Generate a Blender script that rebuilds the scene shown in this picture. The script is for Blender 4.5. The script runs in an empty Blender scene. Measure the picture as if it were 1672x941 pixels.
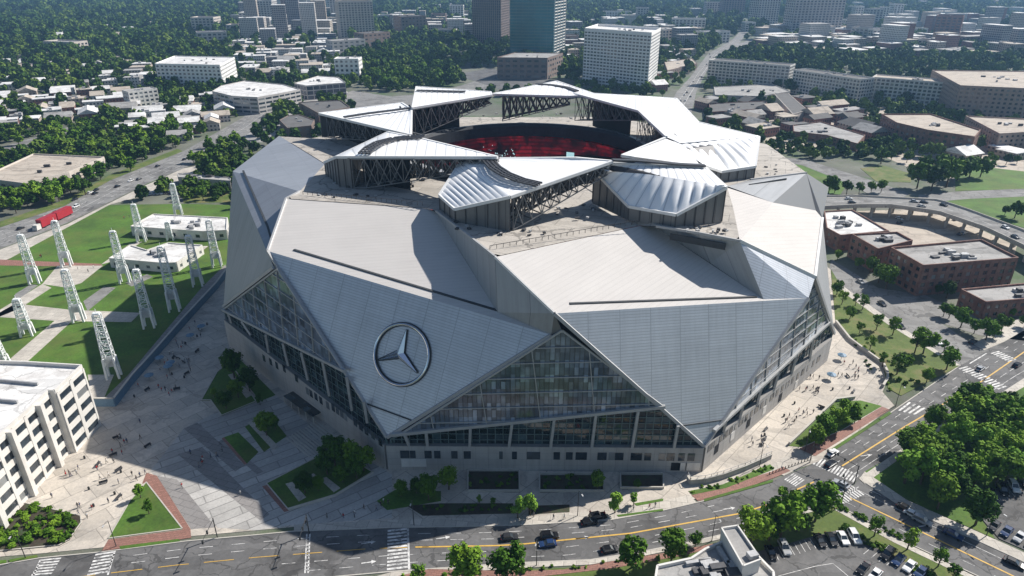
import bpy, math, random
from mathutils import Vector, Matrix, noise, geometry
R_ = math.radians
random.seed(7)
S = bpy.context.scene
COL = S.collection
# ------------------------------------------------------------------ camera model used while surveying the place
PITCH = R_(25.0); FPX = 1114.0; CH = 130.0
_c, _s = math.cos(PITCH), math.sin(PITCH)
def ray(px, py):
    u = (px-836.0)/FPX; v = (py-470.5)/FPX
    return Vector((u, _c-v*_s, -(_s+v*_c)))
EYE = Vector((0, 0, CH))
def at(px, py, z=0.0):
    d = ray(px, py); t = (CH-z)/-d.z
    return Vector((d.x*t, d.y*t, z))
def on_plane(px, py, a, b, c):
    n = (Vector(b)-Vector(a)).cross(Vector(c)-Vector(a)); d = ray(px, py)
    return EYE + d*((Vector(a)-EYE).dot(n)/d.dot(n))
def wallpt(px, py, w, off=0.0):
    a = Vector((*w[0], 0)); b = Vector((*w[1], 0)); n = (b-a).cross(Vector((0, 0, 1))).normalized()
    a = a+n*off; b = b+n*off
    return on_plane(px, py, a, b, a+Vector((0, 0, 10)))
def px_of(p):
    q = Vector(p)-EYE; f = q.y*_c-q.z*_s; dn = -q.y*_s-q.z*_c
    return (836+q.x/f*FPX, 470.5+dn/f*FPX)
def inside(x, y, poly):
    r = False; j = len(poly)-1
    for i in range(len(poly)):
        xi, yi = poly[i][0], poly[i][1]; xj, yj = poly[j][0], poly[j][1]
        if (yi > y) != (yj > y) and x < (xj-xi)*(y-yi)/(yj-yi)+xi: r = not r
        j = i
    return r
# ------------------------------------------------------------------ materials
def nt(m):
    m.use_nodes = True
    t = m.node_tree; return t, t.nodes, t.links, t.nodes['Principled BSDF']
def ramp(N, stops, interp='LINEAR'):
    r = N.new('ShaderNodeValToRGB'); r.color_ramp.interpolation = interp
    e = r.color_ramp.elements
    while len(e) < len(stops): e.new(0.5)
    for k, (p, c) in enumerate(stops): e[k].position = p; e[k].color = (*c, 1) if len(c) == 3 else c
    return r
def mth(N, L, op, a, b=None, c=None):
    n = N.new('ShaderNodeMath'); n.operation = op
    for i, q in enumerate((a, b, c)):
        if q is None: continue
        if isinstance(q, (int, float)): n.inputs[i].default_value = q
        else: L.new(q, n.inputs[i])
    return n.outputs[0]
def mixc(N, L, fac, a, b, mode='MIX'):
    n = N.new('ShaderNodeMix'); n.data_type = 'RGBA'; n.blend_type = mode
    for s, q in ((n.inputs[0], fac), (n.inputs[6], a), (n.inputs[7], b)):
        if isinstance(q, (int, float)): s.default_value = q
        elif isinstance(q, (tuple, list)): s.default_value = (*q[:3], 1)
        else: L.new(q, s)
    return n.outputs[2]
def mul(c, k): return tuple(min(1, x*k) for x in c)
def mat(name, col, rough=0.8, var=0.15, scale=0.15, metal=0.0, spec=0.5, stain=None, stain_scale=0.03, stain_amt=0.5, bump=0.0, fine=2.0):
    m = bpy.data.materials.new(name); t, N, L, B = nt(m)
    g = N.new('ShaderNodeNewGeometry')
    n1 = N.new('ShaderNodeTexNoise'); n1.inputs['Scale'].default_value = scale; n1.inputs['Detail'].default_value = 6; n1.inputs['Roughness'].default_value = .65
    L.new(g.outputs['Position'], n1.inputs['Vector'])
    r = ramp(N, [(0.3, mul(col, 1-var)), (0.7, mul(col, 1+var))]); L.new(n1.outputs['Fac'], r.inputs['Fac'])
    out = r.outputs['Color']
    if fine:
        n3 = N.new('ShaderNodeTexNoise'); n3.inputs['Scale'].default_value = fine; n3.inputs['Detail'].default_value = 3
        L.new(g.outputs['Position'], n3.inputs['Vector'])
        r3 = ramp(N, [(0.3, (1-var*.8,)*3), (0.7, (1,)*3)]); L.new(n3.outputs['Fac'], r3.inputs['Fac'])
        out = mixc(N, L, 1.0, out, r3.outputs['Color'], 'MULTIPLY')
    if stain:
        n2 = N.new('ShaderNodeTexNoise'); n2.inputs['Scale'].default_value = stain_scale; n2.inputs['Detail'].default_value = 8; n2.inputs['Roughness'].default_value = .7
        L.new(g.outputs['Position'], n2.inputs['Vector'])
        r2 = ramp(N, [(0.48, (0, 0, 0)), (0.62, (stain_amt,)*3)]); L.new(n2.outputs['Fac'], r2.inputs['Fac'])
        out = mixc(N, L, r2.outputs['Color'], out, stain)
    L.new(out, B.inputs['Base Color'])
    B.inputs['Roughness'].default_value = rough; B.inputs['Metallic'].default_value = metal; B.inputs['Specular IOR Level'].default_value = spec
    if bump:
        b = N.new('ShaderNodeBump'); b.inputs['Strength'].default_value = bump; L.new(n1.outputs['Fac'], b.inputs['Height']); L.new(b.outputs['Normal'], B.inputs['Normal'])
    return m
def mat_uv_lines(name, col, pu, wu, pv, wv, dark=.6, rough=.45, metal=.3, var=.06, rot=0.0, bump=0.0, coat=0.0, streak=.80):
    """metal cladding: lines every pu metres along u and pv along v (UV in metres)"""
    m = bpy.data.materials.new(name); t, N, L, B = nt(m)
    uv = N.new('ShaderNodeUVMap'); mp = N.new('ShaderNodeMapping'); mp.inputs['Rotation'].default_value = (0, 0, rot)
    L.new(uv.outputs['UV'], mp.inputs['Vector']); s = N.new('ShaderNodeSeparateXYZ'); L.new(mp.outputs['Vector'], s.inputs['Vector'])
    g = N.new('ShaderNodeNewGeometry')
    n1 = N.new('ShaderNodeTexNoise'); n1.inputs['Scale'].default_value = .06; n1.inputs['Detail'].default_value = 7; n1.inputs['Roughness'].default_value = .7
    L.new(g.outputs['Position'], n1.inputs['Vector'])
    r = ramp(N, [(0.3, mul(col, 1-var)), (0.7, mul(col, 1+var))]); L.new(n1.outputs['Fac'], r.inputs['Fac'])
    fac = None
    for sock, p, w in ((s.outputs['X'], pu, wu), (s.outputs['Y'], pv, wv)):
        if not p: continue
        f = mth(N, L, 'FRACT', mth(N, L, 'DIVIDE', sock, p)); k = mth(N, L, 'LESS_THAN', f, w/p)
        fac = k if fac is None else mth(N, L, 'MAXIMUM', fac, k)
    out = r.outputs['Color']
    # rain streaks and grime running down the sheets
    ms = N.new('ShaderNodeMapping'); ms.inputs['Scale'].default_value = (.55, .045, 1); L.new(mp.outputs['Vector'], ms.inputs['Vector'])
    ns = N.new('ShaderNodeTexNoise'); ns.inputs['Scale'].default_value = 1.0; ns.inputs['Detail'].default_value = 6; ns.inputs['Roughness'].default_value = .7; L.new(ms.outputs['Vector'], ns.inputs['Vector'])
    rs = ramp(N, [(.42, (1, 1, 1)), (.72, (streak,)*3)]); L.new(ns.outputs['Fac'], rs.inputs['Fac'])
    out = mixc(N, L, 1.0, out, rs.outputs['Color'], 'MULTIPLY')
    # each panel its own faint shade
    if pu and pv:
        wn = N.new('ShaderNodeTexWhiteNoise'); wn.noise_dimensions = '2D'; cx = N.new('ShaderNodeCombineXYZ')
        L.new(mth(N, L, 'FLOOR', mth(N, L, 'DIVIDE', s.outputs['X'], pu)), cx.inputs['X']); L.new(mth(N, L, 'FLOOR', mth(N, L, 'DIVIDE', s.outputs['Y'], pv)), cx.inputs['Y'])
        L.new(cx.outputs['Vector'], wn.inputs['Vector'])
        r2 = ramp(N, [(0, (.93,)*3), (1, (1,)*3)]); L.new(wn.outputs['Value'], r2.inputs['Fac'])
        out = mixc(N, L, 1.0, out, r2.outputs['Color'], 'MULTIPLY')
    if fac is not None: out = mixc(N, L, mth(N, L, 'MULTIPLY', fac, dark), out, mul(col, .25))
    L.new(out, B.inputs['Base Color']); B.inputs['Roughness'].default_value = rough; B.inputs['Metallic'].default_value = metal
    return m
def mat_paving(name, col, sx, sy, rot=0.0, gap=.12, rough=.8, stain=(.25, .24, .23), var=.12, band=None):
    m = bpy.data.materials.new(name); t, N, L, B = nt(m)
    g = N.new('ShaderNodeNewGeometry'); mp = N.new('ShaderNodeMapping'); mp.inputs['Rotation'].default_value = (0, 0, rot)
    L.new(g.outputs['Position'], mp.inputs['Vector'])
    b = N.new('ShaderNodeTexBrick'); L.new(mp.outputs['Vector'], b.inputs['Vector'])
    b.inputs['Scale'].default_value = 1; b.inputs['Brick Width'].default_value = sx; b.inputs['Row Height'].default_value = sy; b.inputs['Mortar Size'].default_value = gap
    b.inputs['Color1'].default_value = (*mul(col, 1-var), 1); b.inputs['Color2'].default_value = (*mul(col, 1+var), 1); b.inputs['Mortar'].default_value = (*mul(col, .55), 1)
    n2 = N.new('ShaderNodeTexNoise'); n2.inputs['Scale'].default_value = .08; n2.inputs['Detail'].default_value = 9; n2.inputs['Roughness'].default_value = .75
    L.new(g.outputs['Position'], n2.inputs['Vector'])
    r2 = ramp(N, [(0.45, (0, 0, 0)), (0.72, (.65,)*3)]); L.new(n2.outputs['Fac'], r2.inputs['Fac'])
    out = mixc(N, L, r2.outputs['Color'], b.outputs['Color'], stain)
    n3 = N.new('ShaderNodeTexNoise'); n3.inputs['Scale'].default_value = 1.6; n3.inputs['Detail'].default_value = 4
    L.new(g.outputs['Position'], n3.inputs['Vector'])
    r3 = ramp(N, [(0.3, (.84,)*3), (0.65, (1,)*3)]); L.new(n3.outputs['Fac'], r3.inputs['Fac'])
    out = mixc(N, L, 1.0, out, r3.outputs['Color'], 'MULTIPLY')
    L.new(out, B.inputs['Base Color']); B.inputs['Roughness'].default_value = rough
    return m
def mat_windows(name, wall, glass, pu, pv, fu, fv, rough=.6, jitter=.35):
    """far facades: rows of windows in the wall (UV in metres)"""
    m = bpy.data.materials.new(name); t, N, L, B = nt(m)
    uv = N.new('ShaderNodeUVMap'); s = N.new('ShaderNodeSeparateXYZ'); L.new(uv.outputs['UV'], s.inputs['Vector'])
    a = mth(N, L, 'DIVIDE', s.outputs['X'], pu); b = mth(N, L, 'DIVIDE', s.outputs['Y'], pv)
    k = mth(N, L, 'MULTIPLY', mth(N, L, 'LESS_THAN', mth(N, L, 'FRACT', a), fu), mth(N, L, 'LESS_THAN', mth(N, L, 'FRACT', b), fv))
    k = mth(N, L, 'MULTIPLY', k, mth(N, L, 'GREATER_THAN', s.outputs['Y'], 0.2))
    wn = N.new('ShaderNodeTexWhiteNoise'); wn.noise_dimensions = '2D'; cx = N.new('ShaderNodeCombineXYZ')
    L.new(mth(N, L, 'FLOOR', a), cx.inputs['X']); L.new(mth(N, L, 'FLOOR', b), cx.inputs['Y']); L.new(cx.outputs['Vector'], wn.inputs['Vector'])
    gl = ramp(N, [(0, mul(glass, 1-jitter)), (1, mul(glass, 1+jitter*2))]); L.new(wn.outputs['Value'], gl.inputs['Fac'])
    oi = N.new('ShaderNodeObjectInfo'); rr = ramp(N, [(0, (.75, .72, .7)), (.5, (1, 1, 1)), (1, (.9, .95, 1))]); L.new(oi.outputs['Random'], rr.inputs['Fac'])
    w = mixc(N, L, 1.0, wall, rr.outputs['Color'], 'MULTIPLY')
    L.new(mixc(N, L, k, w, gl.outputs['Color']), B.inputs['Base Color'])
    L.new(mth(N, L, 'SUBTRACT', rough, mth(N, L, 'MULTIPLY', k, rough-.15)), B.inputs['Roughness'])
    return m
def mat_leaf(name, c0, c1, c2):
    m = bpy.data.materials.new(name); t, N, L, B = nt(m)
    oi = N.new('ShaderNodeObjectInfo'); g = N.new('ShaderNodeNewGeometry')
    n1 = N.new('ShaderNodeTexNoise'); n1.inputs['Scale'].default_value = .55; n1.inputs['Detail'].default_value = 3
    L.new(g.outputs['Position'], n1.inputs['Vector'])
    f = mth(N, L, 'ADD', mth(N, L, 'MULTIPLY', oi.outputs['Random'], .8), mth(N, L, 'MULTIPLY', n1.outputs['Fac'], .3))
    r = ramp(N, [(0.15, c0), (0.5, c1), (.95, c2)]); L.new(f, r.inputs['Fac'])
    L.new(r.outputs['Color'], B.inputs['Base Color']); B.inputs['Roughness'].default_value = .75; B.inputs['Specular IOR Level'].default_value = .1
    return m
def cracks(m, amt=.6, scale=.11, patch=.25):
    """cracks and repair patches on an asphalt material"""
    t, N, L, B = nt(m); old = B.inputs['Base Color'].links[0].from_socket; g = N.new('ShaderNodeNewGeometry')
    nz = N.new('ShaderNodeTexNoise'); nz.inputs['Scale'].default_value = .25; nz.inputs['Detail'].default_value = 5; L.new(g.outputs['Position'], nz.inputs['Vector'])
    ad = N.new('ShaderNodeVectorMath'); ad.operation = 'MULTIPLY_ADD'; L.new(nz.outputs['Color'], ad.inputs[0]); ad.inputs[1].default_value = (7, 7, 0); L.new(g.outputs['Position'], ad.inputs[2])
    v = N.new('ShaderNodeTexVoronoi'); v.feature = 'DISTANCE_TO_EDGE'; v.inputs['Scale'].default_value = scale; L.new(ad.outputs[0], v.inputs['Vector'])
    k = mth(N, L, 'MULTIPLY', mth(N, L, 'LESS_THAN', v.outputs['Distance'], .016), amt)
    mp = N.new('ShaderNodeMapping'); mp.inputs['Rotation'].default_value = (0, 0, .12); mp.inputs['Scale'].default_value = (.09, .26, 1); L.new(g.outputs['Position'], mp.inputs['Vector'])
    c = N.new('ShaderNodeTexVoronoi'); c.distance = 'CHEBYCHEV'; c.inputs['Scale'].default_value = 1; L.new(mp.outputs['Vector'], c.inputs['Vector'])
    s = N.new('ShaderNodeSeparateColor'); L.new(c.outputs['Color'], s.inputs['Color']); r = ramp(N, [(0, (1-patch,)*3), (.2, (1-patch*.4,)*3), (.3, (1, 1, 1)), (1, (1+patch*.6,)*3)]); L.new(s.outputs[0], r.inputs['Fac'])
    o = mixc(N, L, 1.0, old, r.outputs['Color'], 'MULTIPLY'); L.new(mixc(N, L, k, o, (.035, .034, .033)), B.inputs['Base Color'])
def per_object(m, lo, hi, share=.3):
    """some panes lighter than others (blinds, reflections)"""
    t, N, L, B = nt(m); old = B.inputs['Base Color'].links[0].from_socket; oi = N.new('ShaderNodeObjectInfo')
    r = ramp(N, [(0, lo), (1-share, lo), (1, hi)]); L.new(oi.outputs['Random'], r.inputs['Fac']); L.new(mixc(N, L, 1.0, old, r.outputs['Color'], 'ADD'), B.inputs['Base Color'])
def glassy(name, col, rough=.08, var=.5, scale=.12, metal=0.0, spec=.8):
    m = mat(name, col, rough, var, scale, metal, spec, fine=0); return m
# ------------------------------------------------------------------ mesh builder
class MB:
    def __init__(s): s.v = []; s.f = []; s.mi = []; s.uv = []
    def poly(s, pts, mi=0, uv=None):
        k = len(s.v); s.v += [Vector(p) for p in pts]; s.f.append(list(range(k, k+len(pts)))); s.mi.append(mi)
        s.uv.append(uv if uv else [(0, 0)]*len(pts))
    def quad_uv(s, a, b, c, d, mi=0):
        w = (Vector(b)-Vector(a)).length; h = (Vector(d)-Vector(a)).length
        s.poly([a, b, c, d], mi, [(0, 0), (w, 0), (w, h), (0, h)])
    def prism(s, xy, z0, z1, mi=0, mtop=None, bottom=False):
        """walls + top of a vertical prism; xy in either order"""
        pts = [(p[0], p[1]) for p in xy]
        ar = sum(pts[i-1][0]*pts[i][1]-pts[i][0]*pts[i-1][1] for i in range(len(pts)))
        if ar < 0: pts = pts[::-1]
        zt = z1 if callable(z1) else (lambda x, y: z1)
        n = len(pts)
        for i in range(n):
            a, b = pts[i], pts[(i+1) % n]
            w = math.hypot(b[0]-a[0], b[1]-a[1]); h = zt(*a)-z0
            s.poly([(*a, z0), (*b, z0), (*b, zt(*b)), (*a, zt(*a))], mi, [(0, 0), (w, 0), (w, h), (0, h)])
        s.poly([(*p, zt(*p)) for p in pts], mi if mtop is None else mtop, [(p[0], p[1]) for p in pts])
        if bottom: s.poly([(*p, z0) for p in pts[::-1]], mi)
    def slab(s, pts, th, mi=0, udir=None, mside=None):
        """a planar-ish sheet with thickness th away from its front normal, UV in metres along udir"""
        P = [Vector(p) for p in pts]
        n = Vector((0, 0, 0))
        for i in range(len(P)): n += (P[i]-P[0]).cross(P[(i+1) % len(P)]-P[0])
        n.normalize()
        u = (Vector(udir) if udir is not None else P[1]-P[0]); u = (u-n*u.dot(n)).normalized(); w = n.cross(u)
        Q = [p-n*th for p in P]
        s.poly(P, mi, [((p-P[0]).dot(u), (p-P[0]).dot(w)) for p in P])
        s.poly(Q[::-1], mi if mside is None else mside)
        for i in range(len(P)):
            j = (i+1) % len(P); s.poly([P[i], Q[i], Q[j], P[j]], mi if mside is None else mside)
    def box(s, c, sx, sy, sz, rz=0.0, mi=0):
        """box with its base centre at c"""
        ca, sa = math.cos(rz), math.sin(rz); c = Vector(c)
        def q(x, y, z): return c+Vector((x*ca-y*sa, x*sa+y*ca, z))
        x, y = sx/2, sy/2
        s.hexa([q(-x, -y, 0), q(x, -y, 0), q(x, y, 0), q(-x, y, 0), q(-x, -y, sz), q(x, -y, sz), q(x, y, sz), q(-x, y, sz)], mi)
    def hexa(s, P, mi=0):
        for f in ((3, 2, 1, 0), (4, 5, 6, 7), (0, 1, 5, 4), (1, 2, 6, 5), (2, 3, 7, 6), (3, 0, 4, 7)):
            a = [P[i] for i in f]; w = (a[1]-a[0]).length; h = (a[2]-a[1]).length
            s.poly(a, mi, [(0, 0), (w, 0), (w, h), (0, h)])
    def bar(s, a, b, w=.3, h=None, mi=0, up=(0, 0, 1)):
        a = Vector(a); b = Vector(b); d = b-a
        if d.length < 1e-5: return
        h = h or w; d.normalize(); up = Vector(up)
        if abs(d.dot(up)) > .98: up = Vector((1, 0, 0))
        x = d.cross(up).normalized()*w/2; y = x.cross(d).normalized()*h/2
        s.hexa([a-x-y, a+x-y, b+x-y, b-x-y, a-x+y, a+x+y, b+x+y, b-x+y], mi)
    def tube(s, pts, rs, n=6, mi=0):
        P = [Vector(p) for p in pts]; k0 = len(s.v); rings = []
        for i, p in enumerate(P):
            d = (P[min(i+1, len(P)-1)]-P[max(i-1, 0)]).normalized()
            up = Vector((0, 0, 1)) if abs(d.z) < .95 else Vector((1, 0, 0))
            x = d.cross(up).normalized(); y = x.cross(d); r = rs[i] if isinstance(rs, (list, tuple)) else rs
            rings.append([p+(x*math.cos(2*math.pi*j/n)+y*math.sin(2*math.pi*j/n))*r for j in range(n)])
        for i in range(len(P)-1):
            for j in range(n):
                s.poly([rings[i][j], rings[i+1][j], rings[i+1][(j+1) % n], rings[i][(j+1) % n]][::-1], mi)
        s.poly(rings[-1], mi); s.poly(rings[0][::-1], mi)
    def loft(s, E1, E2, n, sub=6, m=6, h=.5, mi=0, th=0.0):
        """ribbed cushions between two polylines: n ribs, each bulging by h"""
        def samp(E, t):
            E = [Vector(p) for p in E]; ls = [(E[i+1]-E[i]).length for i in range(len(E)-1)]; T = sum(ls)*t
            for i, l in enumerate(ls):
                if T <= l+1e-6 or i == len(ls)-1: return E[i].lerp(E[i+1], min(1, T/max(l, 1e-6)))
                T -= l
        rows = []
        for i in range(n*sub+1):
            t = i/(n*sub); a = samp(E1, t); b = samp(E2, t); fr = (i % sub)/sub; row = []
            for j in range(m+1):
                q = a.lerp(b, j/m); e = min(1, 3.2*min(j/m, 1-j/m)+.0)
                row.append(q+Vector((0, 0, h*math.sin(math.pi*fr)**.6*e if 0 < fr < 1 else 0)))
            rows.append(row)
        k0 = len(s.v)
        for r in rows: s.v += r
        W = m+1
        for i in range(len(rows)-1):
            for j in range(m):
                s.f.append([k0+i*W+j, k0+(i+1)*W+j, k0+(i+1)*W+j+1, k0+i*W+j+1]); s.mi.append(mi); s.uv.append([(i, j), (i+1, j), (i+1, j+1), (i, j+1)])
    def mesh(s, name, mats, origin=(0, 0, 0), smooth=False):
        me = bpy.data.meshes.new(name); o = Vector(origin)
        me.from_pydata([tuple(v-o) for v in s.v], [], s.f)
        for m in (mats if isinstance(mats, (list, tuple)) else [mats]): me.materials.append(m)
        me.polygons.foreach_set('material_index', s.mi)
        ul = me.uv_layers.new(name='UVMap'); flat = []
        for u in s.uv:
            for a in u: flat += [a[0], a[1]]
        ul.data.foreach_set('uv', flat)
        if smooth: me.polygons.foreach_set('use_smooth', [True]*len(me.polygons))
        me.update(); return me
    def build(s, name, mats, parent=None, smooth=False, origin=None):
        o0 = Vector(origin) if origin is not None else Vector((0, 0, 0))
        w = o0 if parent is None else wloc(parent)+o0
        o = bpy.data.objects.new(name, s.mesh(name, mats, w if parent is not None else o0, smooth)); COL.objects.link(o)
        o.parent = parent; o.location = o0
        return o
def wloc(o):
    p = Vector(o.location)
    while o.parent is not None: o = o.parent; p = p+o.location
    return p
def tag(o, label=None, cat=None, group=None, kind=None):
    if label: o['label'] = label
    if cat: o['category'] = cat
    if group: o['group'] = group
    if kind: o['kind'] = kind
    return o
def thing(name, label, cat, loc=(0, 0, 0), rz=0.0, group=None):
    o = bpy.data.objects.new(name, None); COL.objects.link(o); o.location = loc; o.rotation_euler = (0, 0, rz); o.empty_display_size = .5
    return tag(o, label, cat, group)
def kid(name, me, parent, loc=(0, 0, 0), rz=0.0, sc=(1, 1, 1)):
    o = bpy.data.objects.new(name, me); COL.objects.link(o); o.parent = parent; o.location = loc; o.rotation_euler = (0, 0, rz); o.scale = sc
    return o
_kids = {}
def dup(root, loc, rz=0.0, sc=1.0, label=None, group=None, name=None):
    if root.name not in _kids: _kids[root.name] = [(c, list(c.children)) for c in root.children]
    r = root.copy(); COL.objects.link(r); r.location = loc; r.rotation_euler = (0, 0, rz); r.scale = (sc,)*3 if isinstance(sc, (int, float)) else sc
    if label: r['label'] = label
    if group: r['group'] = group
    for c, gs in _kids[root.name]:
        d = c.copy(); COL.objects.link(d); d.parent = r
        for g in gs: e = g.copy(); COL.objects.link(e); e.parent = d
    return r
def struct(name, mb, m): return tag(mb.build(name, m), kind='structure')
# ------------------------------------------------------------------ palette
M = {}
M['ground'] = mat('city ground', (.15, .155, .12), .9, .4, .02, stain=(.055, .10, .03), stain_scale=.014, stain_amt=1.0)
M['asphalt'] = mat('asphalt', (.135, .132, .130), .85, .22, .05, stain=(.055, .053, .052), stain_scale=.06, stain_amt=.8, fine=1.2)
M['asphalt_old'] = mat('old asphalt', (.24, .235, .225), .9, .2, .05, stain=(.11, .105, .10), stain_scale=.05, stain_amt=.8)
M['paint'] = mat('white road paint', (.68, .67, .65), .7, .2, .5, stain=(.16, .16, .16), stain_scale=.55, stain_amt=1.0)
M['yellow'] = mat('yellow road paint', (.62, .38, .07), .7, .15, .5)
M['plaza'] = mat_paving('plaza concrete', (.53, .475, .405), 9, 6, R_(-48), .10)
M['plaza2'] = mat_paving('plaza slabs in bands', (.44, .425, .40), 14, 3.2, R_(-35), .16, var=.22)
M['stone'] = mat_paving('grey stone paving', (.25, .235, .225), 4, 2, R_(20), .08, var=.1)
M['walk'] = mat_paving('sidewalk concrete', (.52, .48, .42), 3, 3, R_(8), .07, stain=(.3, .27, .23))
M['brick_walk'] = mat_paving('brick paving', (.30, .15, .115), 1.2, .6, R_(8), .05, stain=(.18, .10, .08))
M['kerb'] = mat('kerb stone', (.48, .45, .40), .8, .12, .3)
M['lawn'] = mat('lawn', (.075, .160, .014), .9, .4, .06, stain=(.125, .135, .030), stain_scale=.045, stain_amt=.45, fine=1.5)
M['lawn_dry'] = mat('dry lawn', (.10, .15, .025), .9, .3, .08, stain=(.17, .145, .06), stain_scale=.08, stain_amt=.9, fine=1.5)
M['mulch'] = mat('planting soil', (.06, .045, .03), .95, .4, .3, stain=(.035, .06, .02), stain_scale=.3, stain_amt=.9)
M['roofmetal'] = mat_uv_lines('warm white standing seam roof', (.56, .535, .51), 1.5, .3, 0, 0, dark=.08, rough=.85, metal=.0, var=.04, rot=R_(62), streak=.93)
M['roofmetal_dim'] = mat_uv_lines('plain roof sheet in shaded grey', (.31, .33, .365), 14, .12, 9, .12, dark=.25, rough=.45, metal=.15, var=.05)  # left wing gets little sun; that dimness is put into the grey
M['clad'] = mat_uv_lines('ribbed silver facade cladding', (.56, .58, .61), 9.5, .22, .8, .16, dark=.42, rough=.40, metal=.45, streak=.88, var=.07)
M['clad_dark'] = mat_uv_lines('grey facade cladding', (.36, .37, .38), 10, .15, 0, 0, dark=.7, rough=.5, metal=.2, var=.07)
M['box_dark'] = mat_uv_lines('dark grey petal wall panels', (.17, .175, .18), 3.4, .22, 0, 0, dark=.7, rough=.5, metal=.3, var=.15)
M['etfe'] = mat('white pillow membrane', (.92, .92, .92), .4, .02, .12, spec=.5, stain=(.82, .83, .84), stain_scale=.12, stain_amt=.4, fine=0)
M['rim'] = mat('white edge trim', (.75, .75, .74), .5, .06, .2)
M['rim_grey'] = mat('grey edge trim', (.40, .40, .40), .5, .1, .2)
M['steel'] = mat('pale painted steel', (.42, .43, .44), .5, .1, .3, metal=.2)
M['steel_dark'] = mat('dark steel', (.07, .07, .075), .5, .2, .4, metal=.3)
M['void'] = mat('near-black interior', (.012, .013, .016), .9, .4, .1)
M['deck'] = mat_paving('pale roof deck membrane', (.44, .405, .36), 11, 7, R_(20), .13, stain=(.30, .28, .25), var=.06)
M['gutter'] = mat('dark gutter', (.04, .045, .05), .6, .2, .4)
M['concrete_wall'] = mat_uv_lines('concrete panel wall', (.42, .405, .385), 3.6, .09, 2.1, .07, dark=.5, rough=.8, metal=0, var=.12)
M['glass_up'] = glassy('upper glazing', (.19, .235, .30), .12, .6, .11, spec=.9, metal=.3)
M['glass_low'] = glassy('lower glazing', (.02, .034, .04), .06, .6, .2, spec=.8)
M['glass'] = glassy('window glass', (.03, .04, .05), .1, .6, .3, spec=.8)
M['glass_teal'] = glassy('teal tower glass', (.02, .17, .23), .12, .35, .02, spec=.9, metal=.35)
M['glass_navy'] = glassy('navy tower glass', (.05, .06, .09), .15, .35, .02, spec=.9, metal=.25)
def panes(m, pu, pv, lo=.45, hi=1.7):
    t, N, L, B = nt(m); old = B.inputs['Base Color'].links[0].from_socket; uv = N.new('ShaderNodeUVMap'); s = N.new('ShaderNodeSeparateXYZ'); L.new(uv.outputs['UV'], s.inputs['Vector']); cx = N.new('ShaderNodeCombineXYZ'); wn = N.new('ShaderNodeTexWhiteNoise'); wn.noise_dimensions = '2D'
    L.new(mth(N, L, 'FLOOR', mth(N, L, 'DIVIDE', s.outputs['X'], pu)), cx.inputs['X']); L.new(mth(N, L, 'FLOOR', mth(N, L, 'DIVIDE', s.outputs['Y'], pv)), cx.inputs['Y']); L.new(cx.outputs['Vector'], wn.inputs['Vector'])
    r = ramp(N, [(0, (lo,)*3), (.7, (1, 1, 1)), (1, (hi,)*3)]); L.new(wn.outputs['Value'], r.inputs['Fac']); L.new(mixc(N, L, 1.0, old, r.outputs['Color'], 'MULTIPLY'), B.inputs['Base Color'])
    nb = N.new('ShaderNodeBump'); nb.inputs['Strength'].default_value = .12; nb.inputs['Distance'].default_value = .4; L.new(wn.outputs['Value'], nb.inputs['Height']); n2 = N.new('ShaderNodeTexNoise'); n2.inputs['Scale'].default_value = .35; g = N.new('ShaderNodeNewGeometry'); L.new(g.outputs['Position'], n2.inputs['Vector']); L.new(n2.outputs['Fac'], nb.inputs['Height']); L.new(nb.outputs['Normal'], B.inputs['Normal'])
panes(M['glass_up'], 1.3, 2.3); panes(M['glass_low'], 2.2, 2.0, .4, 2.5)
M['mullion'] = mat('grey mullion', (.37, .375, .375), .5, .1, .4)
M['chrome'] = mat('polished chrome', (.62, .66, .72), .13, .03, .2, metal=1.0, fine=0)
M['seats'] = mat('red seats', (.62, .015, .035), .7, .45, .35, stain=(.10, .0, .012), stain_scale=.25, stain_amt=.9)
M['bowl'] = mat('dark bowl structure', (.018, .024, .034), .7, .5, .15)
M['white_wall'] = mat('white painted wall', (.66, .64, .60), .75, .07, .12, stain=(.5, .46, .41), stain_scale=.15, stain_amt=.5)
M['cream_wall'] = mat('cream wall', (.56, .50, .44), .8, .1, .12)
M['grey_wall'] = mat('grey concrete wall', (.46, .44, .42), .8, .14, .1)
M['brown_wall'] = mat('brown stone wall', (.22, .165, .14), .8, .15, .1)
M['brick'] = mat('red brick wall', (.25, .14, .11), .85, .25, .5, stain=(.13, .05, .04), stain_scale=.2, stain_amt=.7)
M['brick_pale'] = mat('pale brown brick wall', (.40, .30, .25), .85, .2, .4)
M['roof_white'] = mat('white roof membrane', (.70, .69, .67), .8, .1, .1, stain=(.42, .40, .38), stain_scale=.12, stain_amt=.7)
M['roof_grey'] = mat('grey roof gravel', (.36, .35, .335), .9, .18, .12, stain=(.22, .21, .20), stain_scale=.12, stain_amt=.8)
M['roof_tan'] = mat('tan roof gravel', (.47, .41, .34), .9, .15, .1, stain=(.33, .28, .23), stain_scale=.1, stain_amt=.8)
M['roof_dark'] = mat('dark roof felt', (.13, .125, .12), .9, .2, .12)
M['hvac'] = mat('galvanised unit', (.45, .45, .45), .6, .2, .6)
M['hvac_dark'] = mat('dark unit', (.06, .06, .065), .6, .3, .6)
M['bluewall'] = mat('blue tarpaulin facing', (.16, .27, .38), .6, .3, .2, stain=(.10, .17, .24), stain_scale=.2, stain_amt=.7)
M['lattice'] = mat('white lattice steel', (.82, .84, .83), .5, .08, .4)
M['lattice_green'] = mat('pale green lattice steel', (.36, .48, .44), .5, .12, .4)
M['bark'] = mat('bark', (.10, .075, .05), .9, .3, 1.0)
M['leaf_dark'] = mat_leaf('dark foliage', (0.0264, 0.0650, .008), (0.0600, 0.1313, .012), (0.1260, 0.2188, .018))
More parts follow.
